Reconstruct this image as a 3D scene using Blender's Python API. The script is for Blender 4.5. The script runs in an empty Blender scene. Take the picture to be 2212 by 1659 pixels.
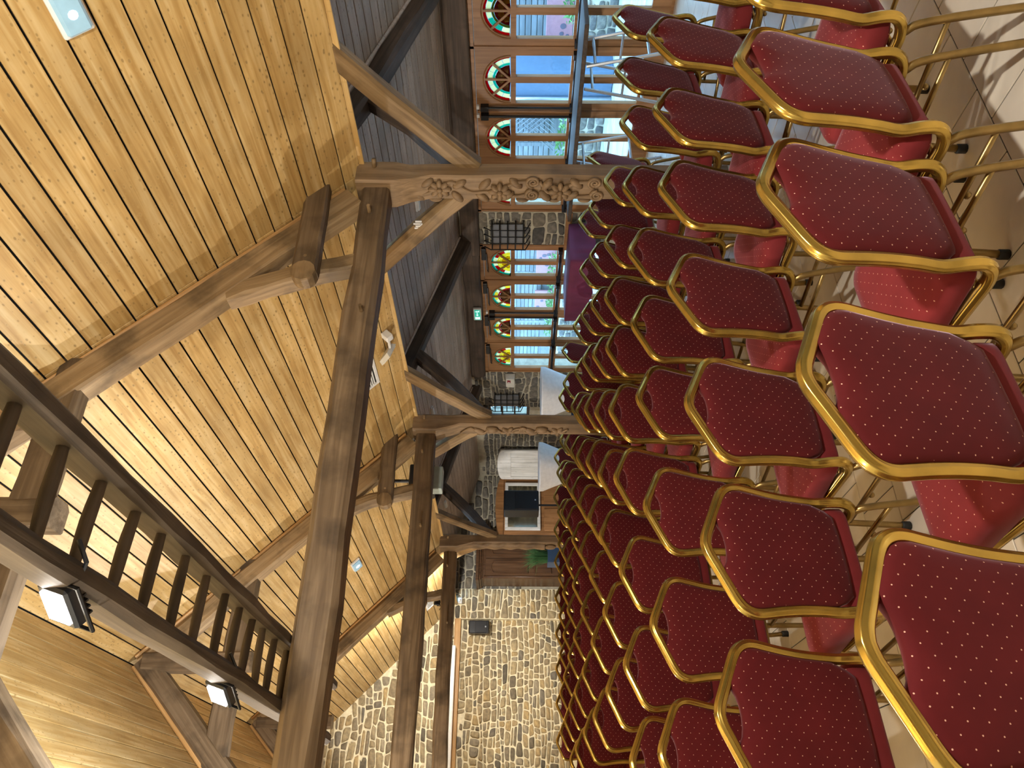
import bpy, math, random
from mathutils import Vector, Matrix
random.seed(7)
R = math.radians
SC = bpy.context.scene
COL = SC.collection

# ---------------------------------------------------------------- camera (the photograph lies on its side: the world's up is picture-left)
F_PX, PSI, TH, RHO, EYE = 1650.0, R(31.76), R(0.18), R(0.38), 1.5
fwd = Vector((math.sin(PSI)*math.cos(TH), math.cos(PSI)*math.cos(TH), math.sin(TH)))
rt0 = Vector((math.cos(PSI), -math.sin(PSI), 0))
up0 = rt0.cross(fwd)
rt = rt0*math.cos(RHO) + up0*math.sin(RHO)
upv = -rt0*math.sin(RHO) + up0*math.cos(RHO)
cam_d = bpy.data.cameras.new('camera')
cam_d.sensor_fit = 'HORIZONTAL'; cam_d.sensor_width = 36.0
cam_d.lens = F_PX/2212*36.0
cam_d.clip_start = 0.05; cam_d.clip_end = 200
cam = bpy.data.objects.new('camera', cam_d); COL.objects.link(cam)
m3 = Matrix((-upv, rt, -fwd)).transposed()
cam.matrix_world = Matrix.Translation((0, 0, EYE)) @ m3.to_4x4()
SC.camera = cam
def in_frame(p, pad=0):
    q = Vector(p) - Vector((0, 0, EYE)); z = q.dot(fwd)
    if z < .05: return False
    u = 829.5 + F_PX*q.dot(rt)/z; v = 1106 - F_PX*q.dot(upv)/z
    return -pad < u < 1659+pad and -pad < v < 2212+pad

# ---------------------------------------------------------------- world, exposure
W = bpy.data.worlds.new('overcast_sky'); SC.world = W; W.use_nodes = True
W.node_tree.nodes['Background'].inputs[0].default_value = (0.36, 0.66, 1.0, 1)
W.node_tree.nodes['Background'].inputs[1].default_value = 9.0
SC.view_settings.view_transform = 'Standard'; SC.view_settings.look = 'None'
SC.view_settings.gamma = 1.0; SC.view_settings.use_curve_mapping = False
SC.view_settings.exposure = 0.15
LAMP_W = 200.0
LAMP_COL = (1.0, 0.95, 0.87)

# ---------------------------------------------------------------- helpers
class MB:
    def __init__(s): s.v = []; s.f = []
    def add(s, vs, fs):
        o = len(s.v); s.v += [tuple(p) for p in vs]; s.f += [tuple(i+o for i in f) for f in fs]; return s
    def box(s, a, b):
        (x0, y0, z0), (x1, y1, z1) = a, b
        return s.add([(x0,y0,z0),(x1,y0,z0),(x1,y1,z0),(x0,y1,z0),(x0,y0,z1),(x1,y0,z1),(x1,y1,z1),(x0,y1,z1)],
                     [(3,2,1,0),(4,5,6,7),(0,1,5,4),(1,2,6,5),(2,3,7,6),(3,0,4,7)])
    def bbox(s, a, b, c=.004):
        # box with chamfered long edges (44 triangles)
        (x0, y0, z0), (x1, y1, z1) = a, b
        vs = []; 
        for x, y, z in ((x0,y0,z0),(x1,y0,z0),(x1,y1,z0),(x0,y1,z0),(x0,y0,z1),(x1,y0,z1),(x1,y1,z1),(x0,y1,z1)):
            sx = c if x == x0 else -c; sy = c if y == y0 else -c; sz = c if z == z0 else -c
            vs += [(x, y+sy, z+sz), (x+sx, y, z+sz), (x+sx, y+sy, z)]
        X = lambda i: i*3; Y = lambda i: i*3+1; Z = lambda i: i*3+2
        fs = [(Z(3),Z(2),Z(1),Z(0)),(Z(4),Z(5),Z(6),Z(7)),(Y(0),Y(1),Y(5),Y(4)),(X(1),X(2),X(6),X(5)),(Y(2),Y(3),Y(7),Y(6)),(X(3),X(0),X(4),X(7)),
              (Z(0),Z(1),Y(1),Y(0)),(Z(1),Z(2),X(2),X(1)),(Z(2),Z(3),Y(3),Y(2)),(Z(3),Z(0),X(0),X(3)),
              (Y(4),Y(5),Z(5),Z(4)),(X(5),X(6),Z(6),Z(5)),(Y(6),Y(7),Z(7),Z(6)),(X(7),X(4),Z(4),Z(7)),
              (X(0),Y(0),Y(4),X(4)),(Y(1),X(1),X(5),Y(5)),(X(2),Y(2),Y(6),X(6)),(Y(3),X(3),X(7),Y(7))]
        fs += [(X(0),Z(0),Y(0)),(X(1),Y(1),Z(1)),(X(2),Z(2),Y(2)),(X(3),Y(3),Z(3)),(X(4),Y(4),Z(4)),(X(5),Z(5),Y(5)),(X(6),Y(6),Z(6)),(X(7),Z(7),Y(7))]
        return s.add(vs, fs)
    def prism(s, poly, axis, a, b):
        # poly: 2-D points; axis: 'x','y','z' extrusion axis from a to b
        def P(p, t):
            return (t, p[0], p[1]) if axis == 'x' else ((p[0], t, p[1]) if axis == 'y' else (p[0], p[1], t))
        n = len(poly)
        return s.add([P(p, a) for p in poly]+[P(p, b) for p in poly],
                     [tuple(range(n))[::-1], tuple(range(n, 2*n))]+[(i, (i+1) % n, n+(i+1) % n, n+i) for i in range(n)])
    def tube(s, pts, r, n=8, closed=False, rib=0, caps=True, up=None):
        P = [Vector(p) for p in pts]; m = len(P); rr = r if callable(r) else (lambda t: r)
        T = []
        for i in range(m):
            a = P[i-1] if i > 0 or closed else P[i]; b = P[(i+1) % m] if i < m-1 or closed else P[i]
            T.append((b-a).normalized())
        ref = Vector(up) if up else (Vector((0, 0, 1)) if abs(T[0].z) < .9 else Vector((1, 0, 0)))
        nrm = (ref - T[0]*ref.dot(T[0])).normalized()
        vs = []
        for i in range(m):
            nrm = (nrm - T[i]*nrm.dot(T[i])).normalized(); bn = T[i].cross(nrm)
            R0 = rr(i/(m-1 if m > 1 else 1))
            for k in range(n):
                a = 2*math.pi*k/n; q = R0*(1+rib*math.cos(8*a))
                vs.append(P[i]+nrm*math.cos(a)*q+bn*math.sin(a)*q)
        fs = []
        for i in range(m if closed else m-1):
            j = (i+1) % m
            for k in range(n):
                l = (k+1) % n; fs.append((i*n+k, i*n+l, j*n+l, j*n+k))
        if caps and not closed:
            fs += [tuple(range(n))[::-1], tuple(range((m-1)*n, m*n))]
        return s.add(vs, fs)
    def lathe(s, prof, c=(0,0,0), n=16, axis='z'):
        vs = []
        for r, h in prof:
            for k in range(n):
                a = 2*math.pi*k/n; p = (r*math.cos(a), r*math.sin(a), h)
                if axis == 'x': p = (p[2], p[0], p[1])
                if axis == 'y': p = (p[0], p[2], p[1])
                vs.append((p[0]+c[0], p[1]+c[1], p[2]+c[2]))
        m = len(prof)
        fs = [(i*n+k, i*n+(k+1) % n, (i+1)*n+(k+1) % n, (i+1)*n+k) for i in range(m-1) for k in range(n)]
        fs += [tuple(range(n))[::-1], tuple(range((m-1)*n, m*n))]
        return s.add(vs, fs)
    def blob(s, c, rx, ry, rz, n=10, m=6, rot=None):
        vs = []; fs = []
        for i in range(m+1):
            t = math.pi*i/m
            for k in range(n):
                a = 2*math.pi*k/n
                p = Vector((rx*math.sin(t)*math.cos(a), ry*math.sin(t)*math.sin(a), rz*math.cos(t)))
                if rot: p = rot @ p
                vs.append(p+Vector(c))
        for i in range(m):
            for k in range(n): fs.append((i*n+k, (i+1)*n+k, (i+1)*n+(k+1) % n, i*n+(k+1) % n))
        return s.add(vs, fs)
    def mesh(s, name, mat, smooth=False):
        me = bpy.data.meshes.new(name); me.from_pydata(s.v, [], s.f); me.validate()
        if mat: me.materials.append(mat)
        if smooth: me.polygons.foreach_set('use_smooth', [True]*len(me.polygons))
        me.update(); return me
    def build(s, name, mat, parent=None, smooth=False, loc=None):
        return link(name, s.mesh(name, mat, smooth), parent, loc)
def link(name, me, parent=None, loc=None, rotz=None):
    o = bpy.data.objects.new(name, me); COL.objects.link(o)
    if parent: o.parent = parent
    if loc is not None: o.location = loc
    if rotz is not None: o.rotation_euler = (0, 0, rotz)
    return o
def tag(o, label=None, cat=None, group=None, kind=None):
    if label: o['label'] = label
    if cat: o['category'] = cat
    if group: o['group'] = group
    if kind: o['kind'] = kind
    return o
def thing(name, label, cat, loc=(0,0,0), rotz=0, group=None):
    return tag(link(name, None, None, loc, rotz), label, cat, group)
def catmull(P, k=5):
    P = [Vector(p) for p in P]; out = []
    for i in range(len(P)-1):
        a = P[max(i-1, 0)]; b = P[i]; c = P[i+1]; d = P[min(i+2, len(P)-1)]
        for j in range(k):
            t = j/k
            out.append(.5*((2*b)+(c-a)*t+(2*a-5*b+4*c-d)*t*t+(3*b-a-3*c+d)*t**3))
    out.append(P[-1]); return out
def smooth_by_angle(o, deg=40):
    me = o.data
    me.polygons.foreach_set('use_smooth', [True]*len(me.polygons))
    try: me.set_sharp_from_angle(angle=R(deg))
    except Exception: pass

# ---------------------------------------------------------------- materials
def new_mat(name):
    m = bpy.data.materials.new(name); m.use_nodes = True
    nt = m.node_tree; b = nt.nodes['Principled BSDF']; return m, nt, b
def N(nt, t, **kw):
    n = nt.nodes.new(t)
    for k, v in kw.items(): setattr(n, k, v)
    return n
def L(nt, a, b): nt.links.new(a, b)
def ramp(nt, fac, stops):
    r = N(nt, 'ShaderNodeValToRGB'); e = r.color_ramp.elements
    while len(e) < len(stops): e.new(.5)
    for i, (p, c) in enumerate(stops): e[i].position = p; e[i].color = (*c, 1)
    L(nt, fac, r.inputs[0]); return r.outputs[0]
def mixc(nt, fac, a, b, mode='MIX'):
    n = N(nt, 'ShaderNodeMix', data_type='RGBA', blend_type=mode)
    for s, v in ((n.inputs[0], fac), (n.inputs[6], a), (n.inputs[7], b)):
        if hasattr(v, 'links'): L(nt, v, s)
        elif isinstance(v, (int, float)): s.default_value = v
        else: s.default_value = (*v, 1)
    return n.outputs[2]
def plain(name, col, rough=.5, metal=0, emit=None, es=0, noise=0, nscale=20, spec=None, bump=0):
    m, nt, b = new_mat(name)
    b.inputs['Base Color'].default_value = (*col, 1); b.inputs['Roughness'].default_value = rough; b.inputs['Metallic'].default_value = metal
    tc = N(nt, 'ShaderNodeTexCoord'); nz = N(nt, 'ShaderNodeTexNoise'); nz.inputs['Scale'].default_value = nscale; nz.inputs['Detail'].default_value = 4
    L(nt, tc.outputs['Object'], nz.inputs['Vector'])
    amt = noise if noise else .06
    lo = tuple(c*(1-amt) for c in col); hi = tuple(min(1, c*(1+amt)) for c in col)
    L(nt, ramp(nt, nz.outputs['Fac'], [(.3, lo), (.7, hi)]), b.inputs['Base Color'])
    if spec is not None: b.inputs['Specular IOR Level'].default_value = spec
    if emit: b.inputs['Emission Color'].default_value = (*emit, 1); b.inputs['Emission Strength'].default_value = es
    if bump:
        bp = N(nt, 'ShaderNodeBump'); bp.inputs['Strength'].default_value = bump; bp.inputs['Distance'].default_value = .01
        L(nt, nz.outputs['Fac'], bp.inputs['Height']); L(nt, bp.outputs[0], b.inputs['Normal'])
    return m
def wood(name, dark, mid, light, axis='x', rough=.55, grain=1.0, knots=0.0, vary=.25, bump=.25, spec=.4, stain=0.0):
    """Wood with its grain along one object axis; every object gets its own tint and its own piece of the pattern."""
    m, nt, b = new_mat(name)
    tc = N(nt, 'ShaderNodeTexCoord'); oi = N(nt, 'ShaderNodeObjectInfo')
    off = N(nt, 'ShaderNodeVectorMath', operation='SCALE'); off.inputs[0].default_value = (37, 61, 23)
    L(nt, oi.outputs['Random'], off.inputs['Scale'])
    ad = N(nt, 'ShaderNodeVectorMath', operation='ADD'); L(nt, tc.outputs['Object'], ad.inputs[0]); L(nt, off.outputs[0], ad.inputs[1])
    sc = {'x': (1.1, 22, 22), 'y': (22, 1.1, 22), 'z': (22, 22, 1.1)}[axis]
    mp = N(nt, 'ShaderNodeMapping'); mp.inputs['Scale'].default_value = tuple(c*grain for c in sc); L(nt, ad.outputs[0], mp.inputs[0])
    n1 = N(nt, 'ShaderNodeTexNoise'); n1.inputs['Detail'].default_value = 6; n1.inputs['Distortion'].default_value = .6; n1.inputs['Scale'].default_value = 1.3
    L(nt, mp.outputs[0], n1.inputs['Vector'])
    base = ramp(nt, n1.outputs['Fac'], [(.28, dark), (.5, mid), (.72, light)])
    # broad patches
    n2 = N(nt, 'ShaderNodeTexNoise'); n2.inputs['Scale'].default_value = 2.2; n2.inputs['Detail'].default_value = 3
    L(nt, ad.outputs[0], n2.inputs['Vector'])
    mul = ramp(nt, n2.outputs['Fac'], [(.3, (.74, .72, .68)), (.7, (1.12, 1.12, 1.12))])
    c = mixc(nt, .75, base, mul, 'MULTIPLY')
    # object tint
    tint = ramp(nt, oi.outputs['Random'], [(0, (1-vary, 1-vary*1.05, 1-vary*1.1)), (1, (1+vary*.4, 1+vary*.4, 1+vary*.4))])
    c = mixc(nt, 1, c, tint, 'MULTIPLY')
    if knots:
        mk = N(nt, 'ShaderNodeMapping'); s2 = {'x': (2.2, 6.5, 6.5), 'y': (6.5, 3.6, 6.5), 'z': (6.5, 6.5, 2.2)}[axis]
        mk.inputs['Scale'].default_value = s2; L(nt, ad.outputs[0], mk.inputs[0])
        vo = N(nt, 'ShaderNodeTexVoronoi'); vo.inputs['Randomness'].default_value = 1; vo.voronoi_dimensions = '2D' if axis == 'y' else '3D'; L(nt, mk.outputs[0], vo.inputs['Vector'])
        kd = N(nt, 'ShaderNodeSeparateColor'); L(nt, vo.outputs['Color'], kd.inputs[0])
        kr = N(nt, 'ShaderNodeMath', operation='MULTIPLY_ADD'); L(nt, kd.outputs[0], kr.inputs[0]); kr.inputs[1].default_value = .35; L(nt, vo.outputs['Distance'], kr.inputs[2])
        kf = ramp(nt, kr.outputs[0], [(.0, (1, 1, 1)), (.17, (.85, .85, .85)), (.23, (.0, .0, .0))])
        c = mixc(nt, kf, c, tuple(x*.42 for x in dark))
        ring = ramp(nt, kr.outputs[0], [(.19, (.5, .5, .5)), (.42, (0, 0, 0))])
        c = mixc(nt, ring, c, tuple(x*.82 for x in mid))
    if stain:
        n3 = N(nt, 'ShaderNodeTexNoise'); n3.inputs['Scale'].default_value = 3.5; n3.inputs['Detail'].default_value = 5
        L(nt, ad.outputs[0], n3.inputs['Vector'])
        sf = ramp(nt, n3.outputs['Fac'], [(.5, (0, 0, 0)), (.68, (stain,)*3)])
        c = mixc(nt, sf, c, tuple(x*.35 for x in dark))
    L(nt, c, b.inputs['Base Color'])
    b.inputs['Roughness'].default_value = rough; b.inputs['Specular IOR Level'].default_value = spec
    bp = N(nt, 'ShaderNodeBump'); bp.inputs['Strength'].default_value = bump; bp.inputs['Distance'].default_value = .006
    L(nt, n1.outputs['Fac'], bp.inputs['Height']); L(nt, bp.outputs[0], b.inputs['Normal'])
    return m
def fabric(name, ax, base, dot):
    """Velvet with a woven lattice of pale dots; ax names the two object axes of the cloth's plane."""
    m, nt, b = new_mat(name)
    tc = N(nt, 'ShaderNodeTexCoord'); sp = N(nt, 'ShaderNodeSeparateXYZ'); L(nt, tc.outputs['Object'], sp.inputs[0])
    outs = {'x': sp.outputs[0], 'y': sp.outputs[1], 'z': sp.outputs[2]}
    ds = []
    for ofs in (0.0, 0.5):
        parts = []
        for a, cell in ((ax[0], .041), (ax[1], .037)):
            k = N(nt, 'ShaderNodeMath', operation='MULTIPLY_ADD'); L(nt, outs[a], k.inputs[0]); k.inputs[1].default_value = 1/cell; k.inputs[2].default_value = ofs+50
            fr = N(nt, 'ShaderNodeMath', operation='FRACT'); L(nt, k.outputs[0], fr.inputs[0])
            su = N(nt, 'ShaderNodeMath', operation='SUBTRACT'); L(nt, fr.outputs[0], su.inputs[0]); su.inputs[1].default_value = .5
            mu = N(nt, 'ShaderNodeMath', operation='MULTIPLY'); L(nt, su.outputs[0], mu.inputs[0]); mu.inputs[1].default_value = cell
            pw = N(nt, 'ShaderNodeMath', operation='MULTIPLY'); L(nt, mu.outputs[0], pw.inputs[0]); L(nt, mu.outputs[0], pw.inputs[1]); parts.append(pw)
        s = N(nt, 'ShaderNodeMath', operation='ADD'); L(nt, parts[0].outputs[0], s.inputs[0]); L(nt, parts[1].outputs[0], s.inputs[1])
        lt = N(nt, 'ShaderNodeMath', operation='LESS_THAN'); L(nt, s.outputs[0], lt.inputs[0]); lt.inputs[1].default_value = .0015**2
        ds.append(lt)
    m0 = N(nt, 'ShaderNodeMath', operation='MAXIMUM'); L(nt, ds[0].outputs[0], m0.inputs[0]); L(nt, ds[1].outputs[0], m0.inputs[1])
    sn_ = N(nt, 'ShaderNodeSeparateXYZ'); L(nt, tc.outputs['Normal'], sn_.inputs[0])
    ab = N(nt, 'ShaderNodeMath', operation='ABSOLUTE'); L(nt, sn_.outputs[{'z': 1, 'y': 2}[ax[1]]], ab.inputs[0])
    gt = N(nt, 'ShaderNodeMath', operation='GREATER_THAN'); L(nt, ab.outputs[0], gt.inputs[0]); gt.inputs[1].default_value = .6
    mx = N(nt, 'ShaderNodeMath', operation='MULTIPLY'); L(nt, m0.outputs[0], mx.inputs[0]); L(nt, gt.outputs[0], mx.inputs[1])
    nz = N(nt, 'ShaderNodeTexNoise'); nz.inputs['Scale'].default_value = 7; nz.inputs['Detail'].default_value = 3; L(nt, tc.outputs['Object'], nz.inputs['Vector'])
    oi = N(nt, 'ShaderNodeObjectInfo')
    cl = ramp(nt, nz.outputs['Fac'], [(.3, tuple(c*.85 for c in base)), (.7, tuple(c*1.12 for c in base))])
    cl = mixc(nt, 1, cl, ramp(nt, oi.outputs['Random'], [(0, (.88, .88, .88)), (1, (1.1, 1.1, 1.1))]), 'MULTIPLY')
    L(nt, mixc(nt, mx.outputs[0], cl, dot), b.inputs['Base Color'])
    b.inputs['Roughness'].default_value = .85; b.inputs['Specular IOR Level'].default_value = .15
    b.inputs['Sheen Weight'].default_value = .28; b.inputs['Sheen Roughness'].default_value = .35; b.inputs['Sheen Tint'].default_value = (.82, .58, .68, 1)
    return m
def stone_mat(name, stops):
    m, nt, b = new_mat(name)
    oi = N(nt, 'ShaderNodeObjectInfo'); tc = N(nt, 'ShaderNodeTexCoord'); geo = N(nt, 'ShaderNodeNewGeometry')
    rnd = N(nt, 'ShaderNodeMath', operation='ADD'); L(nt, oi.outputs['Random'], rnd.inputs[0]); L(nt, geo.outputs['Random Per Island'], rnd.inputs[1])
    fr = N(nt, 'ShaderNodeMath', operation='FRACT'); L(nt, rnd.outputs[0], fr.inputs[0])
    c = ramp(nt, fr.outputs[0], stops)
    nz = N(nt, 'ShaderNodeTexNoise'); nz.inputs['Scale'].default_value = 16; nz.inputs['Detail'].default_value = 7; L(nt, tc.outputs['Object'], nz.inputs['Vector'])
    c = mixc(nt, .8, c, ramp(nt, nz.outputs['Fac'], [(.3, (.55, .55, .55)), (.7, (1.3, 1.28, 1.2))]), 'MULTIPLY')
    L(nt, c, b.inputs['Base Color']); b.inputs['Roughness'].default_value = .9
    bp = N(nt, 'ShaderNodeBump'); bp.inputs['Strength'].default_value = .7; bp.inputs['Distance'].default_value = .02
    L(nt, nz.outputs['Fac'], bp.inputs['Height']); L(nt, bp.outputs[0], b.inputs['Normal'])
    return m
def glass_mat(name, col, rough=.0, trans=.92, milk=0.0):
    m = bpy.data.materials.new(name); m.use_nodes = True; nt = m.node_tree; nt.nodes.clear()
    out = N(nt, 'ShaderNodeOutputMaterial'); tr = N(nt, 'ShaderNodeBsdfTransparent'); gl = N(nt, 'ShaderNodeBsdfGlossy')
    tr.inputs[0].default_value = (*col, 1); gl.inputs['Roughness'].default_value = .02 + rough
    base = tr.outputs[0]
    if milk:
        tl = N(nt, 'ShaderNodeBsdfTranslucent'); tl.inputs[0].default_value = (*col, 1)
        mm = N(nt, 'ShaderNodeMixShader'); mm.inputs[0].default_value = milk; L(nt, tr.outputs[0], mm.inputs[1]); L(nt, tl.outputs[0], mm.inputs[2]); base = mm.outputs[0]
    lw = N(nt, 'ShaderNodeLayerWeight'); pw = N(nt, 'ShaderNodeMath', operation='POWER'); L(nt, lw.outputs['Facing'], pw.inputs[0]); pw.inputs[1].default_value = 4
    ma = N(nt, 'ShaderNodeMath', operation='MULTIPLY_ADD'); L(nt, pw.outputs[0], ma.inputs[0]); ma.inputs[1].default_value = .8; ma.inputs[2].default_value = .025
    mx = N(nt, 'ShaderNodeMixShader'); L(nt, ma.outputs[0], mx.inputs[0]); L(nt, base, mx.inputs[1]); L(nt, gl.outputs[0], mx.inputs[2])
    L(nt, mx.outputs[0], out.inputs[0]); return m

M = {}
M['pine'] = wood('pine_lining', (.44, .26, .08), (.60, .40, .155), (.72, .54, .27), 'y', rough=.42, knots=1, vary=.22, spec=.45, bump=.12)
M['pine_aisle'] = wood('aisle_pine', (.40, .30, .235), (.50, .40, .325), (.58, .475, .40), 'y', rough=.5, knots=1, vary=.2, bump=.15)
M['pine_trim'] = wood('pine_trim', (.42, .22, .07), (.56, .32, .12), (.68, .42, .18), 'x', rough=.5, vary=.1)
M['oak'] = wood('old_oak', (.10, .063, .032), (.165, .11, .06), (.235, .165, .097), 'x', rough=.6, vary=.25, bump=.6, stain=.7)
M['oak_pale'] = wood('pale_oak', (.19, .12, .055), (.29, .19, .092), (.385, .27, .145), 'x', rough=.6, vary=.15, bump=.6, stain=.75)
M['oak_dark'] = wood('dark_oak', (.05, .033, .022), (.085, .057, .04), (.13, .09, .062), 'x', rough=.65, vary=.2, bump=.6, stain=.6)
M['oak_post'] = wood('post_oak', (.155, .095, .046), (.24, .155, .08), (.32, .215, .12), 'z', rough=.6, vary=.1, bump=.5, stain=.45)
M['door_wood'] = wood('door_wood', (.24, .11, .04), (.33, .16, .062), (.40, .20, .085), 'z', rough=.42, vary=.08, bump=.1)
M['cab_wood'] = wood('cabinet_wood', (.20, .09, .03), (.30, .145, .055), (.39, .20, .085), 'z', rough=.45, knots=1, vary=.12, bump=.15)
M['armoire'] = wood('armoire_wood', (.05, .024, .011), (.085, .042, .02), (.12, .063, .032), 'z', rough=.35, vary=.08, bump=.15)
M['white_wood'] = wood('whitewashed_wood', (.50, .50, .49), (.66, .66, .65), (.76, .76, .75), 'z', rough=.5, knots=.6, vary=.05, bump=.15)
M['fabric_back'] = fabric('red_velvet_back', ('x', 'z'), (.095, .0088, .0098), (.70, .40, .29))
M['fabric_seat_lit'] = fabric('red_velvet_seat_lit', ('x', 'y'), (.165, .019, .021), (.62, .34, .25))  # same cloth as the backs; light from above is put into its paler colour
M['gold'] = plain('gold_lacquer', (.50, .34, .08), .22, .92, noise=.25, nscale=9)
M['bronze'] = plain('bronze_tube', (.33, .225, .085), .32, .88, noise=.2)
M['rubber'] = plain('black_rubber', (.012, .012, .012), .6)
M['black'] = plain('black_plastic', (.012, .013, .016), .35)
M['black_metal'] = plain('black_metal', (.01, .01, .012), .4, .3)
M['iron'] = plain('wrought_iron', (.012, .012, .013), .55, .4)
M['steel'] = plain('galvanised_steel', (.50, .53, .56), .3, .7)
M['white'] = plain('white_plastic', (.80, .80, .78), .4)
M['cream'] = plain('cream_plastic', (.72, .69, .60), .45)
M['white_cloth'] = plain('white_stretch_cloth', (.80, .80, .80), .8)
M['purple_cloth'] = plain('plum_cloth', (.13, .012, .05), .75, noise=.15, nscale=6)
M['mortar'] = plain('lime_mortar', (.80, .72, .50), .95, noise=.18, nscale=14, bump=.5)
M['mortar_grey'] = plain('grey_mortar', (.46, .42, .32), .95, noise=.18, nscale=14, bump=.5)
ST = [(0, (.11, .10, .08)), (.15, (.30, .24, .15)), (.4, (.42, .34, .20)), (.55, (.24, .20, .14)), (.7, (.46, .34, .17)), (.85, (.36, .31, .22)), (1, (.17, .15, .12))]
M['stone'] = stone_mat('field_stone', ST)
M['stone_grey'] = stone_mat('grey_stone', [(0, (.09, .085, .08)), (.3, (.17, .155, .13)), (.6, (.22, .20, .17)), (.8, (.13, .125, .12)), (1, (.25, .21, .15))])
M['tile'] = plain('beige_tile', (.70, .62, .50), .28, noise=.10, nscale=5)
M['grout'] = plain('dark_grout', (.055, .05, .045), .9)
M['dark_gap'] = plain('dark_backing', (.006, .005, .004), .9)
M['glass'] = glass_mat('window_glass', (.93, .97, .99))
M['plaster'] = plain('cream_plaster', (.62, .56, .44), .9, noise=.08)
M['lamp_on'] = plain('lit_panel', (.9, .9, .9), .4, emit=(1, .97, .92), es=60)
M['lamp_soft'] = plain('lit_cover', (.30, .50, .62), .3, emit=(.45, .72, 1.0), es=.16)
M['lamp_core'] = plain('led_cluster', (.9, .95, 1), .3, emit=(.9, .97, 1.0), es=3)
M['exit_green'] = plain('exit_green', (.02, .30, .20), .4, emit=(.02, .45, .32), es=.7)
M['exit_white'] = plain('exit_white', (.8, .9, .88), .4, emit=(.6, 1, .9), es=.9)
M['red_label'] = plain('red_label', (.30, .01, .02), .5)
M['blue_pot'] = plain('blue_pot', (.03, .07, .16), .4)
M['grass'] = plain('grass_leaf', (.05, .15, .05), .6, noise=.4, nscale=8)
M['mirror'] = plain('mirror', (.50, .50, .40), .08, 1.0)
M['lead'] = plain('lead_came', (.015, .012, .01), .6)
for k, c in dict(red=(.55, .02, .03), cream=(.85, .78, .50), green=(.02, .50, .36), yellow=(.85, .66, .10), wine=(.16, .008, .012), olive=(.16, .17, .04)).items():
    M['sg_'+k] = glass_mat('stained_'+k, c, milk=.55)

ROOF_S, EAVE_X, EAVE_Z, RIDGE_X = .982, 4.15, 2.60, 1.545
def roof_z(x): return EAVE_Z + ROOF_S*(EAVE_X-x) if x >= RIDGE_X else EAVE_Z + ROOF_S*(EAVE_X-(2*RIDGE_X-x))
YG, XW = 14.8, 6.9
Y_BACK = -2.2
LEFT_X = 2*RIDGE_X-EAVE_X
TRUSS = [0.1, 3.85, 7.6, 11.4]

# ================================================================ THE SETTING
# ---- floor: beige tiles in running bond over dark grout
fl = tag(MB().box((LEFT_X-.3, Y_BACK, -.12), (XW+.35, YG+.3, -.004)).build('floor', M['grout']), kind='structure')
TS = .293
tile_me = MB().bbox((.0025, .0025, -.012), (TS-.0025, TS-.0025, 0), .0018).mesh('tile', M['tile'])
spots = []
for j in range(-13, 58):
    y = 1.61 + (j-1)*TS
    for i in range(-18, 24):
        x = 2.14 + i*TS + (TS/2 if j % 2 == 0 else 0)
        if LEFT_X-.25 < x < XW and Y_BACK < y < YG: spots.append((x, y))
def tile_key(p):
    c = (p[0]+TS/2, p[1]+TS/2, 0)
    if not in_frame(c, 120): return 1e9
    return math.hypot(c[0]-.0, c[1])
spots.sort(key=tile_key)
rest = MB()
for n, (x, y) in enumerate(spots):
    if n < 290: link('tile', tile_me, fl, (x, y, 0))
    else: rest.box((x+.0025, y+.0025, -.012), (x+TS-.0025, y+TS-.0025, 0))
tag(rest.build('tile_field', M['tile'], fl), kind='stuff')

# ---- main roof lining: long pine boards with open joints, bay by bay
ALPHA = math.atan(ROOF_S); BW = .1085/math.cos(ALPHA)
bays = [(Y_BACK, .1), (.1, 3.85), (3.85, 7.6), (7.6, 11.4), (11.4, YG)]
ce = MB()
off = .03
sx, sz = math.sin(ALPHA)*off, math.cos(ALPHA)*off
ce.add([(RIDGE_X, Y_BACK, roof_z(RIDGE_X)+.05), (EAVE_X+sx, Y_BACK, EAVE_Z+sz), (EAVE_X+sx, YG+.3, EAVE_Z+sz), (RIDGE_X, YG+.3, roof_z(RIDGE_X)+.05),
        (LEFT_X-sx, Y_BACK, EAVE_Z+sz), (LEFT_X-sx, YG+.3, EAVE_Z+sz)], [(0, 1, 2, 3), (4, 0, 3, 5)])
ceil = tag(ce.build('ceiling', M['dark_gap']), kind='structure')
nb = 24
for b0, b1 in bays:
    pm = MB().bbox((0, .002, 0), (BW-.012, b1-b0-.002, .018), .002).mesh('plank', M['pine'])
    for k in range(nb):
        x = RIDGE_X + .004 + k*.1085
        o = link('plank', pm, ceil, (x, b0, roof_z(x))); o.rotation_euler = (0, ALPHA, 0)
        xl = LEFT_X + k*.1085
        if b1 > 0:
            o = link('plank', pm, ceil, (xl, b0, roof_z(xl))); o.rotation_euler = (0, -ALPHA, 0)
# ---- aisle ceiling
AZ = lambda x: 2.22 + .31*(XW-x)
BETA = math.atan(.31); AW = .115
ac = tag(MB().add([(4.19, Y_BACK, AZ(4.19)+.04), (XW+.3, Y_BACK, AZ(XW+.3)+.04), (XW+.3, YG+.2, AZ(XW+.3)+.04), (4.19, YG+.2, AZ(4.19)+.04)], [(0, 1, 2, 3)]).build('ceiling_aisle', M['dark_gap']), kind='structure')
for b0, b1 in bays:
    pm = MB().bbox((0, .002, 0), (AW/math.cos(BETA)-.010, b1-b0-.002, .018), .002).mesh('plank', M['pine_aisle'])
    for k in range(24):
        x = 4.2+k*AW
        if x+AW > XW+.1 or b1 < 1: continue
        o = link('plank', pm, ac, (x, b0, AZ(x))); o.rotation_euler = (0, BETA, 0)
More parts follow.
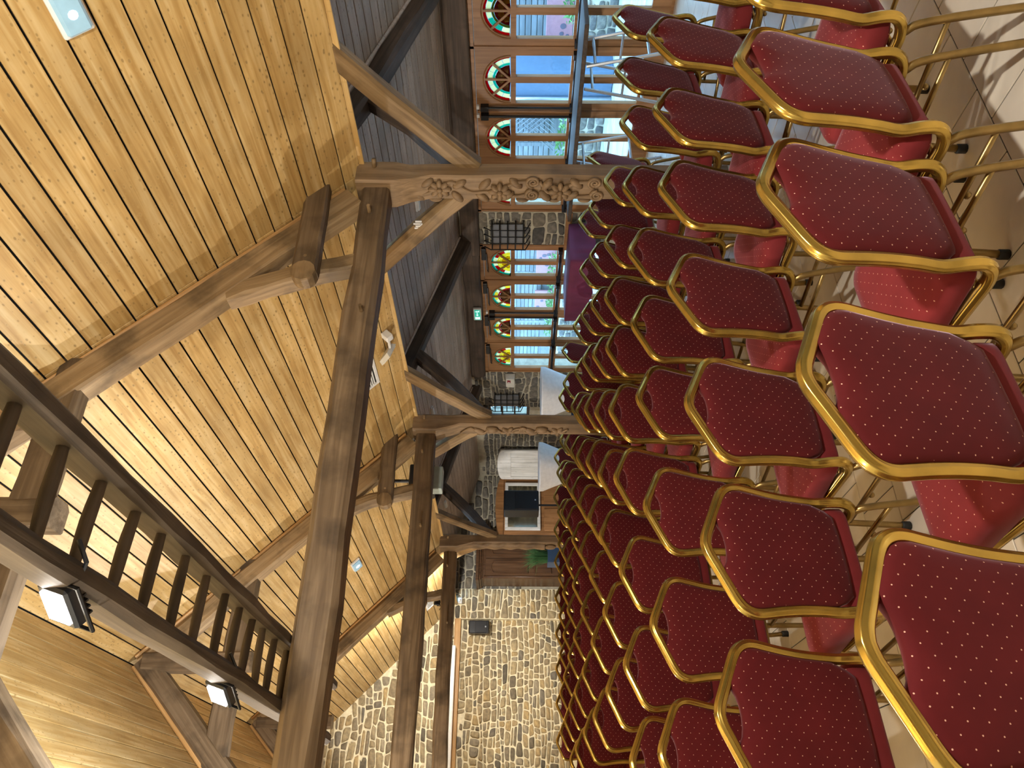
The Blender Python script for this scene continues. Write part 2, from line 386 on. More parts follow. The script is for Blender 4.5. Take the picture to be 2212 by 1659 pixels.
# ---- eave trim and the boards that close the edge of the lining towards the aisle
tag(MB().bbox((EAVE_X+.002, Y_BACK, EAVE_Z-.03), (EAVE_X+.018, YG, EAVE_Z+.02), .003).build('trim_1', M['pine']), kind='structure')
tag(MB().box((EAVE_X+.10, Y_BACK, EAVE_Z+.08), (EAVE_X+.12, YG, AZ(4.2)+.02)).build('trim_2', M['pine_aisle']), kind='structure')

# ---- stones
def stone_field(wall, O, U, V, Nn, w, h, mat, ok, seed, ch=(.09, .16), cw=(.13, .38), joint=.016, proud=.024, limit=300):
    """Rubble masonry: wandering courses cut into uneven stones, every stone a mesh of its own standing proud of the mortar."""
    rnd = random.Random(seed); O, U, V, Nn = map(Vector, (O, U, V, Nn)); items = []
    lines = [0.0]
    while lines[-1] < h: lines.append(lines[-1]+rnd.uniform(*ch))
    wob = [[(rnd.uniform(.006, .02), rnd.uniform(2, 7), rnd.uniform(0, 6.3)) for _ in range(3)] for _ in lines]
    def zl(i, u): return lines[i]+sum(a*math.sin(f*u+p) for a, f, p in wob[i])
    for i in range(len(lines)-1):
        u = 0.0; tl = 0.0
        while u < w-.03:
            ww = rnd.uniform(*cw)*(1.5 if rnd.random() < .12 else 1)
            if w-u-ww < cw[0]*.7: ww = w-u
            tr = rnd.uniform(-.025, .025) if u+ww < w-.01 else 0
            q = [(u-tl, zl(i, u)), (u+ww-tr, zl(i, u+ww)), (u+ww+tr, zl(i+1, u+ww)), (u+tl, zl(i+1, u))]
            r = rnd.random(); hh = q[2][1]-q[1][1]; cells = [q]
            lerp = lambda A, B, t: (A[0]+(B[0]-A[0])*t, A[1]+(B[1]-A[1])*t)
            if r < .2 and hh > .11:
                t = rnd.uniform(.35, .65); m0, m1 = lerp(q[0], q[3], t), lerp(q[1], q[2], t+rnd.uniform(-.1, .1)); cells = [[q[0], q[1], m1, m0], [m0, m1, q[2], q[3]]]
            elif r > .86 and ww > .2:
                t = rnd.uniform(.4, .65); m0, m1 = lerp(q[0], q[1], t), lerp(q[3], q[2], t+rnd.uniform(-.08, .08)); k1, k2 = lerp(m0, m1, .55), lerp(q[1], q[2], .5)
                cells = [[q[0], m0, m1, q[3]], [m0, q[1], k2, k1], [k1, k2, q[2], m1]]
            for c in cells:
                cx = sum(p[0] for p in c)/4; cy = sum(p[1] for p in c)/4
                if ok(cx, cy, (c[1][0]-c[0][0])/2, abs(c[3][1]-c[0][1])/2): items.append((c, cx, cy))
            u += ww; tl = tr
    extra = MB(); n = 0
    for c, cx, cy in items:
        wd = max(c[1][0]-c[0][0], .04); ht = max(abs(c[3][1]-c[0][1]), .04)
        sx_, sy_ = 1-joint/wd, 1-joint/ht
        P = [((p[0]-cx)*sx_, (p[1]-cy)*sy_) for p in c]; ring = []
        rd = rnd.uniform(.12, .3)
        for k in range(4):
            A, Bc, C = P[k-1], P[k], P[(k+1) % 4]
            e1 = (Bc[0]+(A[0]-Bc[0])*rd, Bc[1]+(A[1]-Bc[1])*rd); e2 = (Bc[0]+(C[0]-Bc[0])*rd, Bc[1]+(C[1]-Bc[1])*rd)
            g = rnd.uniform(.82, .95); mid = (Bc[0]*g, Bc[1]*g)
            for p in (e1, mid, e2): ring.append((p[0]*rnd.uniform(.93, 1.03), p[1]*rnd.uniform(.9, 1.04)))
        k = len(ring); p = proud*rnd.uniform(.4, 1.5); tilt = rnd.uniform(-.05, .05), rnd.uniform(-.08, .08)
        mb = MB() if n < limit else extra
        base = Vector((0, 0, 0)) if n < limit else O+U*cx+V*cy
        vs = [base+U*x+V*y-Nn*.02 for x, y in ring] + [base+U*x*.97+V*y*.95+Nn*(p*.6+x*tilt[0]+y*tilt[1]) for x, y in ring]
        vs += [base+U*x*.75+V*y*.7+Nn*(p+x*tilt[0]+y*tilt[1]+rnd.uniform(-.004, .004)) for x, y in ring] + [base+Nn*p]
        fs = []
        for i in range(k):
            j = (i+1) % k; fs += [(i, j, k+j, k+i), (k+i, k+j, 2*k+j, 2*k+i), (2*k+i, 2*k+j, 3*k)]
        if U.cross(V).dot(Nn) < 0: fs = [f[::-1] for f in fs]
        mb.add(vs, fs)
        if n < limit: mb.build('stone', mat, wall, True, O+U*cx+V*cy)
        n += 1
    if extra.v: tag(extra.build('stone_field', mat, wall, True), kind='stuff')

# ---- far gable wall with blocked opening under a timber lintel
gz = lambda x: roof_z(x)+.036
wf = MB()
wf.prism([(LEFT_X, 2.6), (4.45, 2.6), (4.45, 2.9), (EAVE_X, EAVE_Z+.036), (RIDGE_X, gz(RIDGE_X)), (LEFT_X, EAVE_Z+.036)], 'y', YG-.004, YG+.35)
wf.box((3.87, YG, 0), (4.45, YG+.35, 2.6))
wf.box((LEFT_X, YG+.11, 0), (3.87, YG+.35, 2.49))
wallg = tag(wf.build('wall_far', M['mortar']), kind='structure')
stone_field(wallg, (.9, YG+.11, .45), (1, 0, 0), (0, 0, 1), (0, -1, 0), 2.98, 2.04, M['stone'],
            lambda u, v, a, b: v+b < 2.06 and in_frame((.9+u, YG, .45+v), 30), 11, (.075, .135), (.08, .25), limit=170)
stone_field(wallg, (.9, YG, 2.61), (1, 0, 0), (0, 0, 1), (0, -1, 0), 3.4, 2.6, M['stone'],
            lambda u, v, a, b: 2.61+v+b*.6 < roof_z(max(.9+u+a*.3, RIDGE_X)) and 2.61+v+b*.6 < roof_z(.9+u-a*.3) and in_frame((.9+u, YG, 2.61+v), 30), 12, (.09, .17), (.12, .36), limit=125)
stone_field(wallg, (3.87, YG, .45), (1, 0, 0), (0, 0, 1), (0, -1, 0), .58, 2.18, M['stone'],
            lambda u, v, a, b: v+b < 2.19, 13, (.09, .15), (.12, .3))
lint = MB().bbox((LEFT_X, YG-.02, 2.49), (3.875, YG+.12, 2.605), .008).build('trim_3', M['pine_trim']); tag(lint, kind='structure')
# ---- end wall of the aisle
wa = MB().prism([(4.45, 0), (XW+.3, 0), (XW+.3, AZ(XW)+.0), (4.45, AZ(4.45)+.03)], 'y', YG+.08, YG+.4)
walla = tag(wa.build('wall_aisle_end', M['mortar_grey']), kind='structure')
stone_field(walla, (4.46, YG+.08, 1.35), (1, 0, 0), (0, 0, 1), (0, -1, 0), 2.44, 1.6, M['stone_grey'],
            lambda u, v, a, b: 1.35+v+b*.5 < AZ(4.46+u+a*.3)+.01, 14, (.10, .17), (.14, .36))
# ---- window wall
wr = MB()
P1, P2, WN0, WN1 = (7.03, 7.63), (10.75, 11.92), 11.92, 12.5
for a, b in (P1, P2, (WN1, YG+.1), (Y_BACK, .12)): wr.box((XW, a, 0), (XW+.32, b, 2.25))
wr.box((XW, WN0, 0), (XW+.32, WN1, 1.22)); wr.box((XW, WN0, 1.98), (XW+.32, WN1, 2.25))
wr.box((XW+.075, .1, 1.94), (XW+.32, P2[0], 2.25))
wallr = tag(wr.build('wall_right', M['mortar_grey']), kind='structure')
for (a, b), sd in ((P1, 21), (P2, 22), ((WN1, YG), 23)):
    stone_field(wallr, (XW, a, .35), (0, 1, 0), (0, 0, 1), (-1, 0, 0), b-a, 1.86, M['stone_grey'],
                lambda u, v, hw, hh: v+hh < 1.86, sd, (.09, .17), (.12, .32), proud=.018)
# dark wall plate
def beam(name, p0, p1, w, h, mat, parent=None, seed=0, jit=.012, sections=9, upref=(0, 0, 1), bow=0, taper=0):
    """Hewn timber: local x runs along it; chamfered cross-section wandering a little."""
    p0, p1 = Vector(p0), Vector(p1); d = p1-p0; ln = d.length; X = d.normalized()
    upr = Vector(upref); Z = (upr-X*upr.dot(X)).normalized(); Y = Z.cross(X)
    rnd = random.Random(seed*77+5); mb = MB(); n = 8
    vs = []
    cw = [rnd.uniform(.012, .028) for _ in range(4)]
    dy = dz = 0; sw = sh = 1
    for i in range(sections+1):
        t = i/sections
        if 0 < i < sections:
            dy = dy*.6+rnd.uniform(-jit, jit)*.7; dz = dz*.6+rnd.uniform(-jit, jit)*.7; sw = 1+rnd.uniform(-jit, jit)*2.2; sh = 1+rnd.uniform(-jit, jit)*2.8
        b = bow*math.sin(math.pi*t)
        k = 1-taper*t
        hw, hh = w/2*sw*k, h/2*sh*k
        c = [min(x*rnd.uniform(.6, 1.6), hw*.8, hh*.8) for x in cw]
        for (y, z) in ((-hw+c[0], -hh), (hw-c[1], -hh), (hw, -hh+c[1]), (hw, hh-c[2]), (hw-c[2], hh), (-hw+c[3], hh), (-hw, hh-c[3]), (-hw, -hh+c[0])):
            vs.append((t*ln, y+dy, z+dz+b))
    fs = [(i*n+k, i*n+(k+1) % n, (i+1)*n+(k+1) % n, (i+1)*n+k)[::-1] for i in range(sections) for k in range(n)]
    fs += [tuple(range(n)), tuple(range(sections*n, (sections+1)*n))[::-1]]
    fs = [f[::-1] for f in fs]
    mb.add(vs, fs)
    o = link(name, mb.mesh(name, mat, False))
    mw = Matrix((X, Y, Z)).transposed().to_4x4(); mw.translation = p0
    if parent:
        o.parent = parent; mw = Matrix.Translation(-parent.location) @ mw
    o.matrix_local = mw
    smooth_by_angle(o, 30)
    return o
tag(beam('trim_4', (XW-.01, Y_BACK, 2.095), (XW-.01, P1[1]+.1, 2.09), .2, .235, M['oak_dark'], seed=41, sections=16), kind='structure')
tag(beam('trim_5', (XW-.01, P1[1]+.1, 2.095), (XW-.01, P2[0]+.03, 2.09), .2, .235, M['oak_dark'], seed=42, sections=12), kind='structure')
tag(MB().bbox((XW-.03, P1[0], .78), (XW+.05, P1[1], .86)).build('trim_6', M['door_wood']), kind='structure')
# unseen walls that close the hall
tag(MB().box((LEFT_X-.35, Y_BACK, 0), (LEFT_X-.02, YG, EAVE_Z+.1)).build('wall_left', M['plaster']), kind='structure')
tag(MB().prism([(LEFT_X-.3, 0), (XW+.3, 0), (XW+.3, 2.3), (4.2, 3.1), (RIDGE_X, 5.3), (LEFT_X-.3, 2.7)], 'y', Y_BACK-.3, Y_BACK).build('wall_back', M['plaster']), kind='structure')

# ---- small window in the right wall, three panes
wn = tag(MB().box((XW+.1, WN0, 1.22), (XW+.16, WN0+.05, 1.98)).box((XW+.1, WN1-.05, 1.22), (XW+.16, WN1, 1.98)).box((XW+.1, WN0, 1.93), (XW+.16, WN1, 1.98)).box((XW+.1, WN0, 1.22), (XW+.16, WN1, 1.27))
         .box((XW+.1, WN0, 1.475), (XW+.16, WN1, 1.505)).box((XW+.1, WN0, 1.705), (XW+.16, WN1, 1.735)).build('window_1', M['oak_dark']), kind='structure')
for z in (1.27, 1.505, 1.735): MB().box((XW+.125, WN0+.05, z), (XW+.131, WN1-.05, z+.2)).build('pane', M['glass'], wn)
tag(MB().bbox((XW-.04, WN0-.06, 1.98), (XW+.2, WN1+.1, 2.06), .01).build('trim_7', M['oak_dark']), kind='structure')

# ---- glazed doors with stained fan lights
def arc(y0, r, z0, a0, a1, n): return [(y0+r*math.cos(a0+(a1-a0)*i/n), z0+r*math.sin(a0+(a1-a0)*i/n)) for i in range(n+1)]
FZ, FR = 1.56, .268
DESIGN = {'A': ('red', 'cream', 'cream', 'green', 'wine'), 'B': ('red', 'green', 'cream', 'olive', 'wine'), 'C': ('green', 'red', 'cream', 'yellow', 'yellow'), 'D': ('green', 'cream', 'yellow', 'red', 'wine')}
fan_cache = {}
def fan_piece(key, r0, r1, a0, a1, mat):
    k = (key, mat)
    if k not in fan_cache:
        n = max(2, int((a1-a0)/.14))
        poly = arc(0, r1, 0, a0, a1, n) + (arc(0, r0, 0, a0, a1, n)[::-1] if r0 > .01 else [(0, .0)])
        fan_cache[k] = MB().prism(poly, 'x', .022, .028).mesh('fan_pane', M['sg_'+mat])
    return fan_cache[k]
def door(n, y0, y1, design, closer=False, bar=True, rod=None):
    w = y1-y0; yc = (y0+y1)/2; H = 1.925
    D = tag(link('door_%d' % n, None, None, (XW, yc, 0)), kind='structure')
    h = w/2-.006; mb = MB(); st = .088; mul = .038
    mb.box((0, -h, .03), (.055, -h+st, H)); mb.box((0, h-st, .03), (.055, h, H))
    mb.box((0, -h+st, .03), (.055, h-st, .21)); mb.box((0, -h+st, .84), (.055, h-st, .94)); mb.box((0, -h+st, 1.505), (.055, h-st, FZ))
    mb.box((.004, -mul, .21), (.05, mul, .84)); mb.box((.004, -mul, .94), (.05, mul, 1.505))
    # panel above with the half-round opening
    cor = math.atan2(H-FZ, h-st)
    angs = sorted([math.pi*i/20 for i in range(21)]+[cor, math.pi-cor])
    ar = [(FR*math.cos(a), FZ+FR*math.sin(a)) for a in angs]
    vs = []; fs = []; outer = []
    for a in angs:
        c, s = math.cos(a), max(math.sin(a), 1e-9)
        t = min((h-st)/max(abs(c), 1e-9), (H-FZ)/s); outer.append((t*c, FZ+t*s))
    m = len(ar)
    for x in (0, .055):
        vs += [(x, *p) for p in ar] + [(x, *p) for p in outer]
    for i in range(m-1):
        fs += [(i, i+1, m+i+1, m+i), (2*m+i, 3*m+i, 3*m+i+1, 2*m+i+1), (i, 2*m+i, 2*m+i+1, i+1), (m+i, m+i+1, 3*m+i+1, 3*m+i)]
    mb.add(vs, fs)
    mb.build('leaf_frame', M['door_wood'], D)
    # beads round the panes
    for (z0, z1) in ((.21, .84), (.94, 1.505)):
        for s in (-1, 1):
            a, b = (mul, h-st) if s > 0 else (-h+st, -mul)
            MB().box((.024, a-.004, z0-.004), (.03, b+.004, z1+.004)).build('pane', M['glass'], D)
    # wooden spokes and moulding of the fan
    fm = MB()
    for a in (math.pi/4, math.pi/2, 3*math.pi/4):
        c, s = math.cos(a), math.sin(a); ww = .011
        fm.add([(x, c*r-sg*s*ww, FZ+s*r+sg*c*ww) for x in (.004, .05) for r in (.02, FR) for sg in (-1, 1)], [(0, 1, 3, 2), (4, 6, 7, 5), (0, 2, 6, 4), (1, 5, 7, 3), (0, 4, 5, 1), (2, 3, 7, 6)])
    fm.tube([(-.004, y, z) for y, z in arc(0, FR+.018, FZ, 0, math.pi, 24)], .007, 6)
    fm.prism(arc(0, .03, FZ, 0, math.pi, 8), 'x', .002, .052)
    fm.build('fan_frame', M['door_wood'], D)
    if -1 < y0 and in_frame((XW, yc, 1.7), 500):
        rim, b1, b2, ring, inner = DESIGN[design]
        ld = MB()
        for q in range(4):
            a0, a1 = q*math.pi/4+.045, (q+1)*math.pi/4-.045; am = (a0+a1)/2
            for key, r0, r1, c0, c1, col in (('rim', .243, FR, a0, a1, rim), ('bl', .192, .239, a0, am-.015, b1 if q % 2 else b2), ('br', .192, .239, am+.015, a1, b2 if q % 2 else b1), ('rg', .165, .188, a0, a1, ring), ('in', .032, .161, a0+.02, a1-.02, inner)):
                link('fan_pane', fan_piece((key, q), r0, r1, c0, c1, col), D, (0, 0, FZ))
            if design in 'AD':
                for j in range(-2, 3):
                    a = am+j*.11; c, s = math.cos(a), math.sin(a); c2, s2 = math.cos(am), math.sin(am)
                    ld.tube([(.018, c2*.07, FZ+s2*.07), (.018, c*.145, FZ+s*.145)], lambda t: .0045*(1-t*.7), 5)
            else:
                c, s = math.cos(am), math.sin(am)
                ld.prism([(c*.10+.035*math.cos(i*1.2566+am), FZ+s*.10+.035*math.sin(i*1.2566+am)) for i in range(5)], 'x', .016, .02)
        ld.build('fan_sprig', M['sg_cream'] if design in 'AD' else M['sg_yellow'], D, True)
    # ironmongery
    if bar:
        hb = MB().box((-.075, -h+.03, .868), (-.0, -h+.09, .925)).box((-.075, h-.09, .868), (0, h-.03, .925)).tube([(-.06, -h+.05, .896), (-.06, h-.05, .896)], .019, 8)
        hb.build('panic_bar', M['black_metal'], D, False)
    if rod:
        ry = rod*(h-.05)
        MB().tube([(-.03, ry, .92), (-.03, ry, 1.86)], .014, 8).box((-.06, ry-.03, 1.80), (0, ry+.03, 1.885)).build('bolt_rod', M['black_metal'], D)
        MB().box((-.03, ry-.02, 1.9), (.0, ry+.02, 1.93)).build('keeper', M['white'], D)
    if closer:
        MB().bbox((-.055, -h+.02, 1.895), (.0, -h+.24, 1.955), .006).build('door_closer', M['black'], D)
        MB().tube([(-.03, -h+.13, 1.89), (-.11, 0, 1.88), (-.02, .16, 1.87)], .008, 6).build('closer_arm', M['black_metal'], D)
    return D
G1 = [.145, .91, 1.675, 2.44, 3.205, 3.97, 4.733, 5.497, 6.262, 7.0]
G2 = [7.65, 8.37, 9.15, 9.91, 10.73]
spec = [('A', 0, None)]*4 + [('A', 0, None), ('B', 0, None), ('A', 0, 1), ('A', 0, -1), ('B', 0, None)]
n = 1
for i in range(9):
    door(n, G1[i], G1[i+1], spec[i][0], False, True, spec[i][2]); n += 1
for i, (d, r) in enumerate((('C', None), ('D', 1), ('D', -1), ('C', None))):
    door(n, G2[i], G2[i+1], d, True, True, r); n += 1
fr = MB()
for y in (G1[0], G1[2], G1[4], G1[6], G1[-1]+.0, G2[0]-.005, G2[1], G2[3], G2[-1]): fr.box((XW-.012, y-.014, 0), (XW+.07, y+.014, 1.98))
fr.box((XW-.012, G1[0]-.03, 1.93), (XW+.07, G1[-1]+.03, 1.985)); fr.box((XW-.012, G2[0]-.03, 1.93), (XW+.07, G2[-1]+.03, 1.985))
fr.box((XW, G1[0], 0), (XW+.08, G1[-1], .03)); fr.box((XW, G2[0], 0), (XW+.08, G2[-1], .03))
tag(fr.build('trim_8', M['door_wood']), kind='structure')

# ================================================================ TIMBER FRAME
nx, nz = math.sin(ALPHA), math.cos(ALPHA)
ORD = ['nearest', 'middle', 'farthest']
TF = [3.83, 7.50, 11.32]
for i, T in enumerate(TF):
    t = thing('roof_truss', ['nearest roof truss of hewn oak, carrying the old ladder', 'middle roof truss of hewn oak with a projector behind its beam', 'farthest roof truss of hewn oak, in front of the stone gable'][i], 'truss', (RIDGE_X, T+.1, 0), 0, 'oak roof trusses')
    beam('tie_beam', (LEFT_X-.05, T+.1, 2.485), (4.0, T+.1, 2.483), .2, .2, M['oak'], t, 50+i, .013, 14)
    for s in (1, -1):
        def pt(x, d): return (x-nx*d*s, T+.1, roof_z(x)-nz*d)
        e, rg = (4.02, RIDGE_X+.06) if s > 0 else (LEFT_X+.1, RIDGE_X-.06)
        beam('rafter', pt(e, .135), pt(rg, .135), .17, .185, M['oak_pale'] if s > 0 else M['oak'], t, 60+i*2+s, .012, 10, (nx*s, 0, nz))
        beam('batten', pt(e, .024), pt(rg, .024), .15, .036, M['pine_trim'], t, 70+i, .002, 3, (nx*s, 0, nz))
    cb = beam('collar_beam', (RIDGE_X-1.03, T+.1, 4.16), (RIDGE_X+1.0, T+.1, 4.16), .15, .2, M['oak'], t, 80+i, .01, 8)
    beam('king_post', (RIDGE_X+.02, T+.09, 3.98), (RIDGE_X, T+.09, 5.0), .17, .17, M['oak'], t, 84+i, .008, 5, (0, 1, 0))
    beam('strut', (3.35, T+.1, 2.55), (3.07, T+.1, 3.36), .15, .13, M['oak_pale'], t, 90+i, .014, 7, (1, 0, 0), .03)
    b = beam('short_tie', (3.17, T-.015, 2.855), (4.0, T-.015, 2.875), .1, .165, M['oak'], t, 94+i, .008, 6)
    MB().lathe([(.012, -.02), (.078, -.012), (.082, .0), (.078, .09), (.012, .1)], (3.17-RIDGE_X, -.165, 2.855), 12, 'y').build('tie_end', M['oak_pale'], t, False)
    for (px, pz) in ((3.3, 2.86), (3.75, 2.5), (2.9, 2.46)):
        MB().lathe([(.012, -.05), (.014, .02)], (px-RIDGE_X, -.115, pz), 8, 'y').build('peg', M['oak_pale'], t)

PF = [3.79, 7.42, 11.15]
def flower(mb, y, z, x=4.05, r=.082, n=8):
    for k in range(n):
        a = 2*math.pi*k/n; rot = Matrix.Rotation(a, 3, 'X')
        mb.blob((x-.004, y+math.cos(a)*r*.6, z+math.sin(a)*r*.6), .022, r*.46, r*.25, 8, 5, rot)
    mb.blob((x-.016, y, z), .02, .02, .02, 8, 5)
def spiral(mb, y, z, r=.045, turns=2.2, x=4.05, hand=1):
    pts = [(x, y+hand*r*(1-t*.9)*math.cos(t*turns*6.283), z+r*(1-t*.9)*math.sin(t*turns*6.283)) for t in [i/36 for i in range(37)]]
    mb.tube(pts, lambda t: .014*(1-.35*t), 6)
def leaf(mb, y, z, ln, wd, ang, x=4.055): mb.blob((x, y, z), .026, ln/2*1.15, wd/2*1.2, 10, 6, Matrix.Rotation(ang, 3, 'X'))
def vine(mb, pts, r=.009, x=4.052): mb.tube(catmull([(x, y, z) for y, z in pts], 6), r, 6)
for i, y0 in enumerate(PF):
    p = thing('carved_post', ['oak post carved with flowers and spirals, nearest the camera', 'oak post carved with leaves and acorns, second from the camera', 'oak post carved as a twisted rope, farthest from the camera'][i], 'post', (4.13, y0+.11, 0), 0, 'carved oak posts')
    ox, oy = -4.13, -(y0+.11)
    rnd = random.Random(300+i)
    # shaft: slightly uneven, jowled head
    prof = []
    zs = [0, .3, .6, .9, 1.2, 1.5, 1.8, 2.1, 2.25, 2.36, 2.62]
    vs = []; fs = []
    for k, z in enumerate(zs):
        j = lambda: rnd.uniform(-.006, .006)
        xl = 4.06+j() if z < 2.2 else (4.02 if z < 2.3 else 3.985)
        xr = 4.195+j(); ya, yb = y0+j(), y0+.225+j()
        if z > 2.3: yb += .02; ya -= .015
        c = .016
        vs += [(x+ox, y+oy, z) for x, y in ((xl+c, ya), (xr-c, ya), (xr, ya+c), (xr, yb-c), (xr-c, yb), (xl+c, yb), (xl, yb-c), (xl, ya+c))]
    for k in range(len(zs)-1):
        for q in range(8): fs.append((k*8+q, k*8+(q+1) % 8, (k+1)*8+(q+1) % 8, (k+1)*8+q))
    fs += [tuple(range(8))[::-1], tuple(range((len(zs)-1)*8, len(zs)*8))]
    sh = MB().add(vs, fs).build('shaft', M['oak_post'], p); smooth_by_angle(sh, 35)
    cv = MB()
    if i == 0:
        for (y, z) in ((3.903, 2.042), (3.926, 1.613), (3.923, 1.182)): flower(cv, y, z)
        for (y, z, h) in ((3.835, 1.376, 1), (3.955, 1.381, -1), (3.84, .94, 1), (3.96, .915, -1)): spiral(cv, y, z, .05, hand=h)
        vine(cv, [(3.83, 2.28), (3.95, 2.18), (3.9, 2.05), (3.84, 1.95), (3.93, 1.83), (3.93, 1.72), (3.925, 1.62), (3.85, 1.52), (3.83, 1.42)], .013)
        vine(cv, [(3.93, 1.62), (3.97, 1.5), (3.95, 1.42)], .012); vine(cv, [(3.83, 1.33), (3.93, 1.27), (3.925, 1.19), (3.85, 1.09), (3.83, .98)], .013); vine(cv, [(3.93, 1.18), (3.97, 1.05), (3.96, .96)], .012)
        for (y, z, a) in ((3.86, 1.72, .7), (3.98, 1.74, -.8), (3.86, 1.28, .6), (3.97, 1.29, -.7), (3.85, 2.13, .9), (3.97, 2.2, -.8), (3.97, 1.56, .9), (3.85, 1.5, -.8), (3.97, 1.1, .9), (3.85, 1.07, -.8), (3.98, 1.92, -.6), (3.86, 1.9, .9)): leaf(cv, y, z, .11, .05, a+1.57*0)
        # flower stems along the nave edge break the outline
        for z in (2.08, 1.65, 1.45, 1.22, 1.0): cv.blob((4.075, 4.02, z), .03, .022, .05, 8, 6)
    elif i == 1:
        dz = [1.89, 1.746, 1.565, 1.399, 1.313, 1.193, 1.012]
        vine(cv, [(7.6, 2.1), (7.48, 1.98), (7.6, 1.88), (7.5, 1.72), (7.6, 1.6), (7.49, 1.45), (7.6, 1.32), (7.49, 1.2), (7.6, 1.05), (7.5, .9)], .013)
        for k, z in enumerate(dz):
            y = 7.5 if k % 2 else 7.56
            if k in (1, 5): cv.blob((4.045, y, z), .04, .05, .07, 10, 7); cv.lathe([(.02, 0), (.042, .012), (.03, .03)], (4.05, y, z+.03), 10)
            elif k in (2, 6):
                for q in range(5): leaf(cv, y+.04*math.cos(q*1.2), z+.045*math.sin(q*1.2), .10, .045, q*1.2)
            elif k == 3: spiral(cv, y, z, .04); leaf(cv, y+.05, z+.07, .12, .045, 1.1)
            else: leaf(cv, y, z, .17, .075, .8 if k % 2 else -.8); leaf(cv, y+.04, z-.03, .11, .045, 1.2)
    else:
        # twisted rope running up the nave side
        n, m = 14, 90; vs = []; fs = []
        for a in range(m+1):
            z = 1.02+1.25*a/m
            for k in range(n):
                th = 2*math.pi*k/n; r = .085*(1+.13*math.sin(2*(th+z*26/2)))
                vs.append((4.075+r*math.cos(th)*.75, 11.27+r*math.sin(th)*1.15, z))
        for a in range(m):
            for k in range(n): fs.append((a*n+k, a*n+(k+1) % n, (a+1)*n+(k+1) % n, (a+1)*n+k))
        cv.add(vs, fs); cv.lathe([(.03, -.03), (.075, -.02), (.085, 0), (.06, .02), (.055, .005), (.03, .02), (.01, .022)], (4.05, 11.28, .93), 16, 'x')
    cv.v = [(a+ox, b+oy, c) for a, b, c in cv.v]
    cv.build('carving', M['oak_post'], p, True)
    beam('brace', (4.19, y0+.03, 1.80), (4.19, y0-.98, 2.71), .095, .145, M['oak_pale'], p, 120+i, .008, 7, (0, 1, 1), .02)
    beam('brace', (4.19, y0+.19, 1.80), (4.19, y0+1.22, 2.71), .095, .145, M['oak_pale'], p, 124+i, .008, 7, (0, -1, 1), .02)
    beam('aisle_brace', (4.17, y0+.11, 1.82), (5.05, y0+.11, 2.66), .13, .15, M['oak_dark'], p, 128+i, .01, 7, (-1, 0, 1), -.03)
    beam('aisle_rafter', (4.2, y0+.11, AZ(4.2)-.1), (XW+.02, y0+.11, AZ(XW)-.1), .17, .16, M['oak_dark'], p, 132+i, .01, 10)
    beam('batten', (4.6, y0+.11, AZ(4.6)-.012), (XW-.05, y0+.11, AZ(XW-.05)-.012), .2, .03, M['pine_aisle'], p, 136+i, .001, 2)
    MB().tube([(0, 0, 0), (0, -.085, -.008)], .016, 8).build('peg', M['oak_pale'], p, True, (0, -.11, 2.5))
    if i == 0:
        mk = MB()
        for (a, b, w, h) in ((-.05, .0, .014, .05), (-.025, .012, .012, .06), (0, .0, .016, .055), (.022, .02, .014, .035), (.03, -.012, .02, .02), (-.02, -.02, .018, .016)):
            mk.box((-.003, a-w/2, b-h/2), (.004, a+w/2, b+h/2))
        mk.v = [(x-.0, y, z) for x, y, z in mk.v]
        mk.build('paint_flakes', M['white'], p, False, (.012, .48, 2.245))
# purlin of the nearest bay towards the camera, over the aisle
t = thing('aisle_purlin', 'dark oak rafter over the aisle at the picture\'s upper edge', 'beam', (5.5, .2, 0))
beam('rafter', (4.2, .2, AZ(4.2)-.1), (XW, .2, AZ(XW)-.1), .17, .16, M['oak_dark'], t, 140, .01, 8)

# ================================================================ OLD LADDER WITH FLOODLIGHTS
lad = thing('ladder', 'old round-runged wooden ladder lying flat across the nearest beam', 'ladder', (.75, 2.5, 2.59))
M['ladder'] = wood('ladder_wood', (.055, .04, .028), (.095, .07, .048), (.15, .115, .08), 'x', rough=.65, vary=.15, bump=.5, stain=.5)
for x, sd in ((.6, 150), (.905, 151)):
    beam('rail', (x, -.35, 2.648), (x, 5.02, 2.642), .072, .115, M['ladder'], lad, sd, .006, 18)
ry = [.35, .58, .8, 1.04, 1.27, 1.50, 1.72, 1.92, 2.14, 2.34, 2.56, 2.77, 2.99, 3.17, 3.35, 3.53, 3.72, 3.95, 4.18, 4.4, 4.63, 4.85]
for k, y in enumerate(ry):
    d = random.Random(k).uniform(-.02, .02)
    MB().tube(catmull([(-.15, d, 0), (-.08, d*.4, .002), (0, 0, .004), (.08, -d*.4, .002), (.155, -d, 0)], 2), lambda t: .0135+.006*math.sin(math.pi*t), 8).build('rung', M['ladder'], lad, True, (0, y-2.5, .04))
